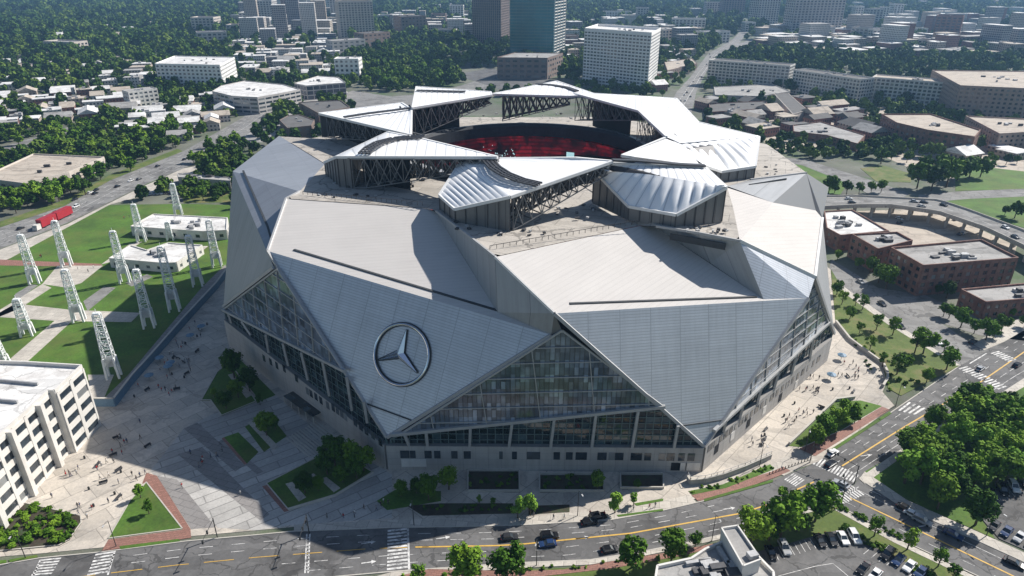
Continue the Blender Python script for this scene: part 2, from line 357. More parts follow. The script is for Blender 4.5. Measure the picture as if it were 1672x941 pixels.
M['leaf_mid'] = mat_leaf('green foliage', (0.0480, 0.1125, .010), (0.0936, 0.1938, .016), (0.1800, 0.2937, .026))
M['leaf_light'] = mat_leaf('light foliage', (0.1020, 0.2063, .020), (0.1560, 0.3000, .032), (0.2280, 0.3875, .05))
M['leaf_far'] = mat_leaf('far foliage', (0.0240, 0.0625, .010), (0.0576, 0.1187, .016), (0.1380, 0.2063, .028))
M['tyre'] = mat('tyre rubber', (.015, .015, .015), .8, .2, 2)
M['pole'] = mat('dark pole paint', (.03, .032, .033), .5, .2, 1)
M['red_truck'] = mat('red trailer paint', (.36, .02, .03), .4, .1, .3)
for k, c in dict(black=(.010, .010, .012), charcoal=(.045, .047, .052), silver=(.42, .43, .44), white=(.75, .75, .74), blue=(.02, .045, .12), red=(.28, .02, .02)).items():
    M['car_'+k] = mat(k+' car paint', c, .22, .03, .5, metal=.25 if k in ('silver', 'charcoal') else 0, fine=0)
M['truss'] = mat('weathered truss steel', (.20, .205, .21), .5, .25, .3, metal=.2)

def mat_screen(name):
    m = bpy.data.materials.new(name); t, N, L, B = nt(m); g = N.new('ShaderNodeNewGeometry')
    mp = N.new('ShaderNodeMapping'); mp.inputs['Scale'].default_value = (.09, .09, .12); L.new(g.outputs['Position'], mp.inputs['Vector'])
    v = N.new('ShaderNodeTexVoronoi'); v.distance = 'CHEBYCHEV'; v.inputs['Scale'].default_value = 1.0; L.new(mp.outputs['Vector'], v.inputs['Vector'])
    n = N.new('ShaderNodeTexNoise'); n.inputs['Scale'].default_value = .22; n.inputs['Detail'].default_value = 6; L.new(g.outputs['Position'], n.inputs['Vector'])
    s = N.new('ShaderNodeSeparateColor'); L.new(v.outputs['Color'], s.inputs['Color'])
    r = ramp(N, [(0, (.10, .002, .008)), (.55, (.22, .004, .014)), (.8, (.50, .012, .03)), (1, (.62, .02, .04))]); L.new(s.outputs[0], r.inputs['Fac'])
    r2 = ramp(N, [(.38, (.05,)*3), (.62, (1,)*3)]); L.new(n.outputs['Fac'], r2.inputs['Fac'])
    z_ = N.new('ShaderNodeSeparateXYZ'); L.new(g.outputs['Position'], z_.inputs['Vector']); rw = mth(N, L, 'ADD', mth(N, L, 'MULTIPLY', mth(N, L, 'LESS_THAN', mth(N, L, 'FRACT', mth(N, L, 'DIVIDE', z_.outputs['Z'], 1.9)), .6), .6), .4)
    cmb = N.new('ShaderNodeCombineColor'); [L.new(rw, q) for q in cmb.inputs[:3]]
    L.new(mixc(N, L, 1.0, mixc(N, L, 1.0, r.outputs['Color'], r2.outputs['Color'], 'MULTIPLY'), cmb.outputs[0], 'MULTIPLY'), B.inputs['Emission Color']); B.inputs['Emission Strength'].default_value = .24; B.inputs['Base Color'].default_value = (.01, .01, .012, 1); B.inputs['Roughness'].default_value = .4
    return m
M['screen'] = mat_screen('red video screen')
m_ = bpy.data.materials.new('cyan screen picture'); t_, N_, L_, B_ = nt(m_); B_.inputs['Emission Color'].default_value = (.45, .75, .8, 1); B_.inputs['Emission Strength'].default_value = .55; B_.inputs['Base Color'].default_value = (.3, .4, .4, 1); M['screen_cyan'] = m_
M['white_bright'] = mat('bright white cladding', (.84, .82, .79), .7, .05, .1)
cracks(M['asphalt'], .6); cracks(M['asphalt_old'], .5); cracks(M['plaza'], .16, .05, .15); cracks(M['deck'], .45, .05, .15); cracks(M['roof_grey'], .3, .1, .3); cracks(M['roof_white'], .3, .08, .2); cracks(M['roof_tan'], .3, .08, .2)
per_object(M['glass'], (0, 0, 0), (.22, .22, .21))
M['frame_teal'] = mat('teal grey window frames', (.10, .15, .155), .5, .1, .4)
M['roofmetal'].node_tree.nodes['Principled BSDF'].inputs['Specular IOR Level'].default_value = .15

def seams(m, p=6.0, w=.7):
    t, N, L, B = nt(m); old = B.inputs['Base Color'].links[0].from_socket; uv = N.new('ShaderNodeUVMap'); s = N.new('ShaderNodeSeparateXYZ'); L.new(uv.outputs['UV'], s.inputs['Vector'])
    k = mth(N, L, 'LESS_THAN', mth(N, L, 'FRACT', mth(N, L, 'DIVIDE', s.outputs['X'], p)), w/p); L.new(mixc(N, L, mth(N, L, 'MULTIPLY', k, .6), old, (.42, .43, .45)), B.inputs['Base Color'])
seams(M['etfe'])
# ------------------------------------------------------------------ stadium
WL = ((-106, 224), (-35.5, 156)); WF = ((-35.5, 156), (53.8, 155)); WR = ((53.8, 155), (115, 216))
CX, CY = 5.0, 266.0
stadium = thing('stadium', 'huge angular metal stadium with pinwheel roof petals and a round open oculus', 'stadium', (CX, CY, 0))
DZ = 60.0
PA = wallpt(437, 410, WL); QA = wallpt(900, 547, WF); VA = wallpt(632, 714, WF)
PB = wallpt(905, 512, WF, 1.5); QB = at(1320, 487, 41); VB = wallpt(1150, 729, WF)
PC = at(1331, 453, 44); VC = wallpt(1362, 545, WR)
KA = at(467, 325, 60); KB = at(808, 420, 60)
RA = lambda x, y: on_plane(x, y, PA, KA, QA)
RB = lambda x, y: on_plane(x, y, PB, KB, QB)
A_dl = RA(697, 341); A_d = RA(711, 346); A_f = RA(812, 510)
B_d = RB(1045, 369); B_d2 = RB(1070, 371); B_f = RB(1247, 489)
KC = at(1208, 394, 59)
T1 = at(1187, 306, 60); T2 = at(1262, 331, 58); T3 = on_plane(1332, 344, KC, PC, T2); T4 = on_plane(1343, 357, KC, PC, T2); CK = at(1197, 340, 60)
D1 = at(456, 222, 60); PD = at(380, 280, 57); QD = wallpt(447, 437, WL, .8); VD = at(365, 500, 18); D2 = at(531, 268, 60); D3 = at(490, 313, 60)
E1 = at(1317, 283, 60); E2 = at(1353, 306, 50); E3 = at(1225, 294, 60); E4 = at(1240, 257, 60)
def spart(name, mb, m, smooth=False, label=None):
    o = mb.build(name, m, stadium, smooth)
    if label: o['label'] = label
    return o
# wing roofs (sun lit upper sheets), their drains and edge trims
def wing_roof(pts, m, udir, edge, gut=None):
    mb = MB(); mb.slab(pts, .8, 0, udir, 1); o = spart('roof_panel', mb, [m, M['rim_grey']])
    if gut:
        n = (Vector(pts[1])-Vector(pts[0])).cross(Vector(pts[2])-Vector(pts[0])).normalized()
        if n.z < 0: n = -n
        g = MB(); g.bar(gut[0]+n*.05, gut[1]+n*.05, .8, .3)
        x = g.build('gutter', M['gutter'], o)
    for a, b in edge:
        t = MB(); t.bar(Vector(a)+Vector((0, 0, .1)), Vector(b)+Vector((0, 0, .1)), .7, .6); t.build('edge_trim', M['rim'], o)
    return o
wing_roof([QA, A_f, A_d, A_dl, KA, PA], M['roofmetal'], QA-PA, [(PA, KA)], (RA(480, 408), RA(815, 508)))
wing_roof([QB, B_f, B_d2, B_d, KB, PB], M['roofmetal'], QB-PB, [(PB, KB)], (RB(930, 496), RB(1235, 485)))
mb = MB()
mb.slab([PC, T4, T3, T2, KC], .8, 0, PC-KC, 1)
for tri in ((KC, T2, CK), (CK, T2, T1)): mb.slab(tri, .8, 0, PC-KC, 1)
print('C', T1, T2, T3, T4, PC, KC)
oc = spart('roof_panel', mb, [M['roofmetal'], M['rim_grey']])
for a, b in ((KC, PC), (PC, T4)):
    t = MB(); t.bar(a+Vector((0, 0, .1)), b+Vector((0, 0, .1)), .8, .9); t.build('edge_trim', M['rim'], oc)
mb = MB()
mD = (D1+D2)/2
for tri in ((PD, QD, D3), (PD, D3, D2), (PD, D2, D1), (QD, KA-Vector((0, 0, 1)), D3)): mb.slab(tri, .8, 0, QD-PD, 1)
od = spart('roof_panel', mb, [M['roofmetal_dim'], M['rim_grey']])
g = MB(); k = on_plane(397, 279, PD, QD, D3); k2 = on_plane(437, 370, PD, QD, D3); k3 = on_plane(455, 432, PD, QD, D3)
g.bar(k, k2, .7, .4); g.bar(k2, k3, .7, .4); g.build('gutter', M['gutter'], od)
# facades hanging below the folds
def facade(pts, m, udir, trims):
    mb = MB(); mb.slab(pts, .9, 0, udir, 1); o = spart('facade_panel', mb, [m, M['rim_grey']])
    for a, b in trims:
        t = MB(); t.bar(a, b, .9, .9); t.build('edge_trim', M['rim_grey'], o)
    return o
fA = facade([PA, VA, QA], M['clad'], QA-PA, [(PA, VA), (VA, QA)])
fB = facade([PB, VB, QB], M['clad'], QB-PB, [(PB, VB), (VB, QB)])
fC = facade([PC, VC, T4], M['clad_dark'], T4-PC, [(PC, VC)])
fD = facade([PD, VD, QD], M['clad_dark'], QD-PD, [(VD, QD)])
# belt seam near each facade tip
for (P, V, Q) in ((PA, VA, QA), (PB, VB, QB)):
    a = V.lerp(P, .17); b = V.lerp(Q, .17); n = (V-P).cross(Q-P).normalized(); t = MB(); t.bar(a+n*.1, b+n*.1, .3, .3); spart('seam_rail', t, M['gutter'])
# side walls of the overlapping wings (dark, facing left)
def side(top, bot, m, extra=None):
    mb = MB()
    for i in range(len(top)-1):
        a, b, c, d = bot[i], bot[i+1], top[i+1], top[i]
        if (a-b).length < .01: mb.poly([a, c, d], 0, [(0, 0), ((c-a).length, 0), (0, 3)])
        else: mb.quad_uv(a, b, c, d)
    o = spart('side_wall', mb, [m])
    for i in range(len(top)-1):
        t = MB(); t.bar(top[i]+Vector((0, 0, .1)), top[i+1]+Vector((0, 0, .1)), .6, .7); t.build('coping', M['rim_grey'], o)
    return o
def drop(p, z): return Vector((p.x, p.y, z))
Bt = at(712, 345, 60)
B_mid = RA(760, 425); B_low = on_plane(917, 541, PB, VB, QB)
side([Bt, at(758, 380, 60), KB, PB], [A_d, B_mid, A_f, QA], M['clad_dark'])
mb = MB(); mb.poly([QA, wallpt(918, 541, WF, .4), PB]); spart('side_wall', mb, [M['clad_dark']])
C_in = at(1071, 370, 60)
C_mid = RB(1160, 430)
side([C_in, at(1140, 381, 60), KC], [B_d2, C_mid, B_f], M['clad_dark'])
mb = MB(); mb.slab([KC, B_f, QB, PC], .5, 0, PC-KC, 0); spart('facade_panel', mb, [M['clad']])
# ribbon louvres let into the side walls
t = MB(); a = on_plane(1094, 386, C_in, B_f, KC); b = on_plane(1185, 403, C_in, B_f, KC)
nrm = (B_f-C_in).cross(KC-C_in).normalized()
if nrm.y > 0: nrm = -nrm
t.bar(a+nrm*.3, b+nrm*.3, .3, 2.0); spart('louvre_strip', t, M['gutter'])
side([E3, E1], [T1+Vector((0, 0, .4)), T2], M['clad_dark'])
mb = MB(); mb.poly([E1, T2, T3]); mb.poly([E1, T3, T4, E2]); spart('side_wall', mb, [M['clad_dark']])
t = MB(); a = on_plane(1222, 304, E3, E1, T2); b = on_plane(1283, 294, E3, E1, T2); t.bar(a+Vector((0, -.4, 0)), b+Vector((0, -.4, 0)), .3, 1.6); spart('louvre_strip', t, M['gutter'])
mb = MB(); E5 = Vector((118, E2.y+26, 50)); mb.slab([E1, E2, E5, Vector((116, 309, 58))], .8); spart('roof_panel', mb, [M['roofmetal_dim']])
# left wall of wing A (hidden from the street) and rear walls
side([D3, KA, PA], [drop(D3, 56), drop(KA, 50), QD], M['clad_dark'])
BACK = [(-106, 224), (-110, 305), (-44, 372), (54, 372), (116, 309), (115, 216)]
mb = MB()
for i in range(5):
    a, b = BACK[i], BACK[i+1]; z0, z1 = [15, 57, 57, 57, 57, 10][i], [15, 57, 57, 57, 57, 10][i+1]
    mb.poly([(*b, 0), (*a, 0), (*a, z0), (*b, z1)], 0, [(0, 0), (80, 0), (80, z0), (0, z1)])
spart('rear_wall', mb, [M['clad_dark']])
# ---------------- base wall with its windows and doors
def base_wall(w, z0, z1, name='base_wall'):
    a, b = Vector((*w[0], 0)), Vector((*w[1], 0)); L = (b-a).length; mb = MB()
    n = (b-a).cross(Vector((0, 0, 1))).normalized()
    P = [a+n*.8, b+n*.8, b-n*2, a-n*2]
    zs = [z0, z1, z1, z0]
    T = [p+Vector((0, 0, z)) for p, z in zip(P, zs)]
    mb.poly([P[0], P[1], T[1], T[0]], 0, [(0, 0), (L, 0), (L, z1), (0, z0)]); mb.poly(T, 0); mb.poly([P[1], P[2], T[2], T[1]], 0); mb.poly([P[3], P[0], T[0], T[3]], 0)
    return spart(name, mb, [M['concrete_wall']]), n
bwL, nL = base_wall(WL, 13.0, 8.6); bwF, nF = base_wall(WF, 8.6, 8.6); bwR, nR = base_wall(WR, 8.6, 9.5)
unit = MB(); unit.box((0, 0, -.5), 1, 1, 1); ME_win = unit.mesh('window', M['glass'])
ME_door = unit.mesh('door', M['white_wall']); ME_doord = unit.mesh('door', M['void'])
def panel(parent, w, px, py, sx, sz, me=None, nm='window', off=.82):
    p = wallpt(px, py, w, off); d = Vector((w[1][0]-w[0][0], w[1][1]-w[0][1])); o = kid(nm, me or ME_win, parent, tuple(p-wloc(parent)), math.atan2(d.y, d.x), (sx, .14, sz)); return o
for x, wd in ((661, 2.6), (674, 1.6), (699, 2), (714, 1.8), (742, 1.8), (763, 2), (818, 1), (840, 1.4), (871, 3.8), (909, 1.8), (929.5, 1.9), (949, 3.2), (983, 2.6), (999.5, 2), (1011, 2.4), (1039, 3.2), (1057.5, 1.9), (1081, 1.9), (1095, 2.2), (1112.6, 1.8), (1128.5, 2)):
    panel(bwF, WF, x, 742+(x-660)*.010, wd, 2.6)
for x, me, wd in ((663, ME_door, 2.6), (674, ME_door, 1.8), (687, ME_door, 3.2), (659, ME_door, .7), (1103, ME_doord, 2.6), (1114, ME_door, 2.4), (1126, ME_door, 2.4), (1137, ME_door, 2.0)): panel(bwF, WF, x, 756 if x < 800 else 762, wd, 2.7, me, 'door')
for x, y in ((431, 585), (442, 591), (452, 597), (464, 602), (484, 618), (502, 639), (508, 643), (516, 648), (524, 654), (535, 662), (544, 666), (551, 671), (558, 676), (564, 681), (580, 690), (589, 697), (598, 704), (609, 711), (621, 722)): panel(bwL, WL, x, y, 1.7, 2.6)
for k in range(22): panel(bwR, WR, 1160+k*8.4, 730-k*6.85, 1.6 if k % 3 else 2.6, 2.4)
for k in range(6): panel(bwR, WR, 1170+k*26, 733-k*21, 2.2, 3.0, ME_door if k % 2 else ME_doord, 'door', .83)
# ---------------- glazing between the wings
def seg_clip(a, b, poly):
    """clip 2-D segment to a convex polygon"""
    ar = sum(poly[i-1][0]*poly[i][1]-poly[i][0]*poly[i-1][1] for i in range(len(poly)))
    if ar < 0: poly = poly[::-1]
    t0, t1 = 0.0, 1.0; dx, dy = b[0]-a[0], b[1]-a[1]
    for i in range(len(poly)):
        p, q = poly[i-1], poly[i]; ex, ey = q[0]-p[0], q[1]-p[1]
        n0 = ex*(a[1]-p[1])-ey*(a[0]-p[0]); nd = ex*dy-ey*dx
        if abs(nd) < 1e-9:
            if n0 < 0: return None
            continue
        t = -n0/nd
        if nd > 0: t0 = max(t0, t)
        else: t1 = min(t1, t)
    return None if t0 >= t1-1e-4 else ((a[0]+dx*t0, a[1]+dy*t0), (a[0]+dx*t1, a[1]+dy*t1))
def glazing(w, pxs, m, du, dz, bw, tilt=0.0, off=0.0, minor=None, slope=0.0, name='glass_wall'):
    a = Vector((*w[0], 0)); b = Vector((*w[1], 0)); u = (b-a).normalized(); n = u.cross(Vector((0, 0, 1))).normalized()
    P = [wallpt(x, y, w, off) for x, y in pxs]
    mb = MB(); mb.poly(P, 0, [((p-a).dot(u), p.z) for p in P]); o = spart(name, mb, [m])
    q = [((p-a).dot(u), p.z) for p in P]; us = [p[0] for p in q]; zs = [p[1] for p in q]
    def put(mb, s, w_, h_, dn=.15, mi=0):
        c = seg_clip(s[0], s[1], q)
        if c:
            A, B = [a+n*(off+dn)+u*x+Vector((0, 0, z)) for x, z in c]; mb.bar(A, B, w_, h_, mi, n)
    lb = MB(); lb.poly([p-n*4.5 for p in P]); lb.build('void_backing', M['void'], o)
    g = MB()
    x = math.floor(min(us)/du)*du
    while x < max(us): put(g, ((x, min(zs)-9), (x+(max(zs)-min(zs)+18)*tilt, max(zs)+9)), .25, bw); x += du
    z = math.floor(min(zs)/dz)*dz-30
    while z < max(zs)+30: put(g, ((min(us)-5, z), (max(us)+5, z+(max(us)-min(us)+10)*slope)), .25, bw*.8); z += dz
    for i in range(len(P)): g.bar(P[i-1]+n*.2, P[i]+n*.2, .5, .5)
    if minor:
        x = math.floor(min(us)/minor)*minor
        while x < max(us): put(g, ((x, min(zs)-9), (x, max(zs)+9)), .1, .14, .08, 1); x += minor
    g.build('mullions', [M['frame_teal'] if du < 4 else M['mullion'], M['steel_dark']], o)
    return o
def columns(w, pairs, off=1.0):
    for (x0, y0, x1, y1) in pairs:
        mb = MB(); mb.bar(wallpt(x0, y0, w, off), wallpt(x1, y1, w, off-.6), .75, .9, 0, (0, 1, 0)); spart('column', mb, M['mullion'])
glazing(WF, [(656, 707), (918, 539), (1083, 664)], M['glass_up'], 15, 4.6, .42, -.12, .5, 1.3, .035)
glazing(WF, [(638, 716), (656, 708), (1079, 666), (1149, 728), (1149, 733), (640, 728)], M['glass_low'], 2.2, 2.0, .14, 0, -.6, None, 0)
columns(WF, [(696, 706, 698, 727), (768, 699, 767, 728), (836, 692, 831, 729), (905, 684, 899, 730), (973, 677, 966, 731), (1042, 671, 1032, 731), (1107, 695, 1100, 732), (661, 710, 668, 727)])
glazing(WL, [(366, 505), (454, 439), (561, 604)], M['glass_up'], 9, 4.6, .42, .1, .5, None, -.06)
glazing(WL, [(367, 507), (561, 604), (630, 712), (634, 727), (373, 523)], M['glass_low'], 3.1, 2.6, .12, 0, -.6)
columns(WL, [(372, 510, 378, 527), (395, 525, 410, 547), (434, 546, 439, 575), (462, 560, 471, 597), (492, 575, 503, 620), (527, 591, 538, 646), (566, 615, 575, 670), (594, 655, 600, 690)])
glazing(WR, [(1168, 702), (1329, 459), (1352, 528)], M['glass_up'], 9, 3.6, .2, -.2, .5, None, .0)
glazing(WR, [(1152, 727), (1168, 703), (1352, 529), (1358, 545), (1352, 562), (1252, 647)], M['glass_low'], 3.1, 2.6, .12, 0, -.6)
columns(WR, [(1185, 686, 1180, 708), (1214, 659, 1206, 686), (1243, 632, 1235, 661), (1272, 604, 1262, 638), (1301, 577, 1291, 612), (1328, 551, 1321, 588)])
for w, a, b in ((WF, (640, 710), (1086, 664)), (WL, (364, 506), (563, 606)), (WR, (1166, 704), (1354, 527))):
    mb = MB(); mb.bar(wallpt(*a, w, .9), wallpt(*b, w, .9), 1.0, .9); spart('transom_beam', mb, M['mullion'])
# ---------------- deck with the round oculus
RX, RY, OCX, OCY = 50.0, 48.0, 6.0, 286.0
outer = [D1, D2, D3, KA, A_dl, Bt, at(758, 380, 60), KB, B_d, C_in, at(1140, 381, 60), KC, CK, T1, E3, E1, Vector((116, 309, 58)), Vector((54, 372, 58)), Vector((-44, 372, 58)), Vector((-110, 305, 58))]
mb = MB(); NS = 240; ring_i, ring_o = [], []
for k in range(NS):
    t = 2*math.pi*k/NS; dx, dy = math.cos(t), math.sin(t); best = None
    for i in range(len(outer)):
        p, q = outer[i-1], outer[i]; ex, ey = q.x-p.x, q.y-p.y; den = dx*ey-dy*ex
        if abs(den) < 1e-9: continue
        r = ((p.x-OCX)*ey-(p.y-OCY)*ex)/den; s = ((p.x-OCX)*dy-(p.y-OCY)*dx)/den
        if r > 0 and -1e-6 <= s <= 1+1e-6 and (best is None or r > best[0]): best = (r, p.z+(q.z-p.z)*s)
    ri = RX*RY/math.hypot(RY*dx, RX*dy)+3
    ring_i.append(Vector((OCX+dx*ri, OCY+dy*ri, DZ))); ring_o.append(Vector((OCX+dx*best[0], OCY+dy*best[0], best[1]+.15)))
for k in range(NS): j = (k+1) % NS; mb.poly([ring_i[k], ring_o[k], ring_o[j], ring_i[j]])
spart('roof_deck', mb, [M['deck']])
mb = MB()   # rim of the oculus
prof = [(3, DZ), (3, DZ+2.2), (0, DZ+2.6), (-.8, DZ+1.2), (-.8, DZ-3.6), (2.5, DZ-4)]
mb2 = MB()
for k in range(120):
    for i in range(len(prof)-1):
        q = []
        for (kk, pr) in ((k, prof[i]), (k+1, prof[i]), (k+1, prof[i+1]), (k, prof[i+1])):
            t = 2*math.pi*kk/120; q.append((OCX+(RX+pr[0])*math.cos(t), OCY+(RY+pr[0])*math.sin(t), pr[1]))
        (mb2 if i in (1,) else mb).poly(q)
rim = spart('oculus_rim', mb, [M['bowl']]); mb2.build('rim_cap', M['steel'], rim)
# seating bowl
def ringsurf(r0, z0, r1, z1, n=120, k0=0, k1=None):
    mb = MB()
    for k in range(k0, k1 or n):
        q = []
        for kk, r, z in ((k, r0, z0), (k+1, r0, z0), (k+1, r1, z1), (k, r1, z1)):
            t = 2*math.pi*kk/n; q.append((OCX+(RX+r)*math.cos(t), OCY+(RY+r)*math.sin(t), z))
        mb.poly(q)
    return mb
bowl = spart('seating_bowl', ringsurf(-34, 2, 24, 56), [M['bowl']])
ringsurf(3.5, 36, 19.6, 52).build('upper_seats', M['seats'], bowl)
ringsurf(-30, 6.5, -4, 30).build('lower_seats', M['seats'], bowl)
hal = ringsurf(2.2, 44.5, 2.6, 55.8, 160, 42, 74).build('halo_screen', M['screen'], bowl)
for k in range(12, 42): ringsurf(2.2, 44.5+(42-k)*.22, 2.6, 55.8-(42-k)*.05, 160, k, k+1).build('screen_panel', M['screen'], hal)
ringsurf(2.1, 43.2, 2.1, 44.5, 160).build('screen_edge', M['bowl'], hal)
rs_ = random.Random(8)
for k in range(34):
    t = 2*math.pi*rs_.gauss(.292, .018); z = 45+abs(rs_.gauss(0, 2.6)); r = 1.9; p = Vector((OCX+(RX+r)*math.cos(t), OCY+(RY+r)*math.sin(t), z)); w = rs_.uniform(.2, .55)
    if k == 0: sc = MB()
    sc.box(p, w, .1, w*rs_.uniform(.8, 2), t+math.pi/2)
sc.box(Vector((OCX+(RX+1.8)*math.cos(1.12), OCY+(RY+1.8)*math.sin(1.12), 46)), 4, .15, 3, 2.7); sc.build('screen_picture', M['screen_cyan'], hal)
for k in range(40):
    t = 2*math.pi*k/40; mb = MB(); mb.bar((OCX+(RX+1)*math.cos(t), OCY+(RY+1)*math.sin(t), 36.3), (OCX+(RX+19)*math.cos(t), OCY+(RY+19)*math.sin(t), 53.1), .9, .3); mb.build('aisle', M['bowl'], bowl)
mb = MB(); mb.poly([(OCX+(RX-33)*math.cos(2*math.pi*k/60), OCY+(RY-33)*math.sin(2*math.pi*k/60), 2.1) for k in range(60)]); mb.build('playing_field', M['lawn'], bowl)
# ---------------- petals
def P3(l): return [at(*q) for q in l]
def lattice_truss(parent, a, b, dz, n, depth=5.0, chord=.42):
    """open steel truss hanging under a petal edge: two planes of diagonals"""
    d = (b-a); n = int(n*1.3); side_ = Vector((-d.y, d.x, 0)).normalized()
    if side_.y < 0: side_ = -side_
    mb = MB(); rnd = random.Random(int(abs(a.x*7+b.y*3)))
    for row in (0, 1):
        o = side_*depth*row; top = [a.lerp(b, i/n)+o-Vector((0, 0, .8)) for i in range(n+1)]
        bot = [Vector((p.x, p.y, max(DZ+.3, p.z-dz*(1-.72*i/n)))) for i, p in enumerate(top)]
        for i in range(n):
            mb.bar(bot[i], bot[i+1], chord*.7); (mb.bar(top[i], bot[i+1], .26) if rnd.random() < .75 else None); (mb.bar(bot[i], top[i+1], .22) if rnd.random() < .6 else None); mb.bar(top[i], bot[i], .22)
            None
        mb.bar(top[0], top[-1], chord)
        if row == 0:
            for i in range(n+1): mb.bar(bot[i], bot[i]+side_*depth, .3); mb.bar(top[i], bot[i]+side_*depth, .28)
    o = mb.build('truss', M['truss'], parent)
    mb = MB()   # deeper, darker bays of the same structure behind
    for row in (2, 3):
        o2 = side_*depth*.8*row; top = [a.lerp(b, i/n)+o2*(1-.8*i/n)-Vector((0, 0, 1.0)) for i in range(n+1)]; bot = [Vector((p.x, p.y, max(DZ+.3, p.z-dz*(1-.75*i/n)))) for i, p in enumerate(top)]
        for i in range(n): mb.bar(bot[i], bot[i+1], .5); mb.bar(top[i], bot[i+1], .6); mb.bar(bot[i], top[i+1], .55); mb.bar(top[i], bot[i], .5)
    mb.build('inner_truss', M['steel_dark'], parent); return o
def petal(cushions, outline, walls, trusses, tracks=(), backing=None):
    """cushions: (E1, E2, ribs, bulge); outline: edge loop for the white rim; walls: top points dropped to the deck"""
    root = None; allp = []
    for E1_, E2_, n, h in cushions:
        mb = MB(); mb.loft(P3(E1_), P3(E2_), n, 6, 7, h)
        if root is None:
            root = spart('roof_petal', mb, [M['etfe']], True)
        else: mb.build('cushion', M['etfe'], root, True)
    O = P3(outline); mb = MB()
    for i in range(len(O)): mb.bar(O[i-1]-Vector((0, 0, .25)), O[i]-Vector((0, 0, .25)), .9, .9)
    mb.build('rim_beam', M['rim'], root)
    mb = MB(); mb.poly([p-Vector((0, 0, .9)) for p in O[::-1]]); mb.build('soffit', M['steel_dark'], root)
    for w in walls:
        W = P3(w)
        for i in range(len(W)-1):
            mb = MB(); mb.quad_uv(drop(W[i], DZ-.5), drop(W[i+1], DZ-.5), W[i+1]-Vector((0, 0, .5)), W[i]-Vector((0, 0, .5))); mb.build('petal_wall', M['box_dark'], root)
            n = max(2, int((W[i+1]-W[i]).length/3.4)); mb = MB(); d = (W[i+1]-W[i]); nn = Vector((d.y, -d.x, 0)).normalized()*.12
            for k in range(n+1):
                p = W[i].lerp(W[i+1], k/n)+nn; mb.bar(drop(p, DZ), p-Vector((0, 0, .9)), .22)
            mb.build('wall_ribs', M['steel_dark'], root)
    for (a, b, dz, n) in trusses: lattice_truss(root, at(*a), at(*b), dz, n)
    if backing:
        a, b = at(*backing[0]), at(*backing[1]); d = b-a; s_ = Vector((-d.y, d.x, 0)).normalized(); s_ = s_ if s_.y > 0 else -s_
        p, q = a+s_*backing[2], a.lerp(b, backing[3])+s_*backing[2]*.4; mb = MB(); mb.poly([drop(p, DZ), drop(q, DZ), q-Vector((0, 0, 1.3)), p-Vector((0, 0, 1.3))]); mb.build('void_backing', M['void'], root)  # added near-black sheet paints the shaded void behind the truss
    for pts, z, wd in tracks:
        mb = MB(); Q = [at(x, y, zz)+Vector((0, 0, .7)) for (x, y), zz in zip(pts, z)]
        for k in range(len(Q)-1):
            d = (Q[k+1]-Q[k]).normalized(); s_ = Vector((-d.y, d.x, 0)).normalized()*wd/2
            for f in (-1, -.35, .35, 1): mb.bar(Q[k]+s_*f, Q[k+1]+s_*f, .55, .5)
            m_ = max(1, int((Q[k+1]-Q[k]).length/1.6))
            for j in range(m_): p = Q[k].lerp(Q[k+1], j/m_); mb.bar(p-s_*1.1, p+s_*1.1, .5, .3)
        mb.build('track', M['steel_dark'], root)
    return root
# front petal
petal([([(717.7, 318, 65.1), (755.6, 259, 72)], [(743, 340.5, 64.5), (833, 320.5, 70.9)], 9, .3),
       ([(755.6, 259, 72), (833, 320.5, 70.9)], [(940, 257.5, 75.5), (1000, 263, 75)], 12, .16)],
      [(717.7, 318, 65.1), (743, 340.5, 64.5), (833, 320.5, 70.9), (1000, 263, 75), (940, 257.5, 75.5), (755.6, 259, 72)],
      [[(755.6, 259, 72), (717.7, 318, 65.1), (743, 340.5, 64.5), (833, 320.5, 70.9)]],
      [((838, 319, 70.9), (1000, 263, 75), 10, 9)],
      [([(796, 257, ), (798, 266), (808, 277), (825, 288), (850, 298), (880, 305)], [73, 73, 73, 72.8, 72.5, 72.2], 3.6)])
# front right petal
petal([([(970, 277, 71), (1027, 336, 64.2), (1104, 349.7, 64.2), (1186, 305.5, 70.9)], [(987, 279, 72.3), (1060, 285, 72.6), (1186, 305.0, 71.2)], 12, .85),
       ([(975, 276, 71.6), (1186, 305.3, 71.3)], [(1000, 266, 74), (1152, 274, 72.5)], 14, .2)],
      [(970, 277, 71), (1027, 336, 64.2), (1104, 349.7, 64.2), (1186, 305.5, 70.9), (1152, 274, 72.5), (1000, 266, 74)],
      [[(970, 277, 71), (1027, 336, 64.2), (1104, 349.7, 64.2), (1186, 305.5, 70.9)]], [],
      [([(1000, 265), (1040, 266), (1075, 269), (1110, 272), (1151, 274)], [74.5, 74, 73.6, 73, 72.6], 1.6)])
# right petal
petal([([(1146, 267, 70), (1177.5, 279.5, 64.3), (1233.5, 271, 64.8), (1240, 223.5, 71.2)], [(1090, 232, 73.5), (1140, 229, 73.2), (1238, 223.5, 71.6)], 11, 1.0),
       ([(1015.6, 253.6, 74.5), (1088, 227, 74.2)], [(1144, 271, 71), (1118, 238, 73.2)], 10, .2),
       ([(1088, 224, 74), (1140, 200, 73.4)], [(1110, 234, 73.4), (1238, 223, 71.7)], 10, .2)],
      [(1015.6, 253.6, 74.5), (1146, 269, 70), (1177.5, 279.5, 64.3), (1233.5, 271, 64.8), (1240, 223.5, 71.2), (1140, 199.5, 73.4), (1088, 224, 74)],
      [[(1146, 268, 70), (1177.5, 279.5, 64.3), (1233.5, 271, 64.8), (1240, 223.5, 71.2)]], [])
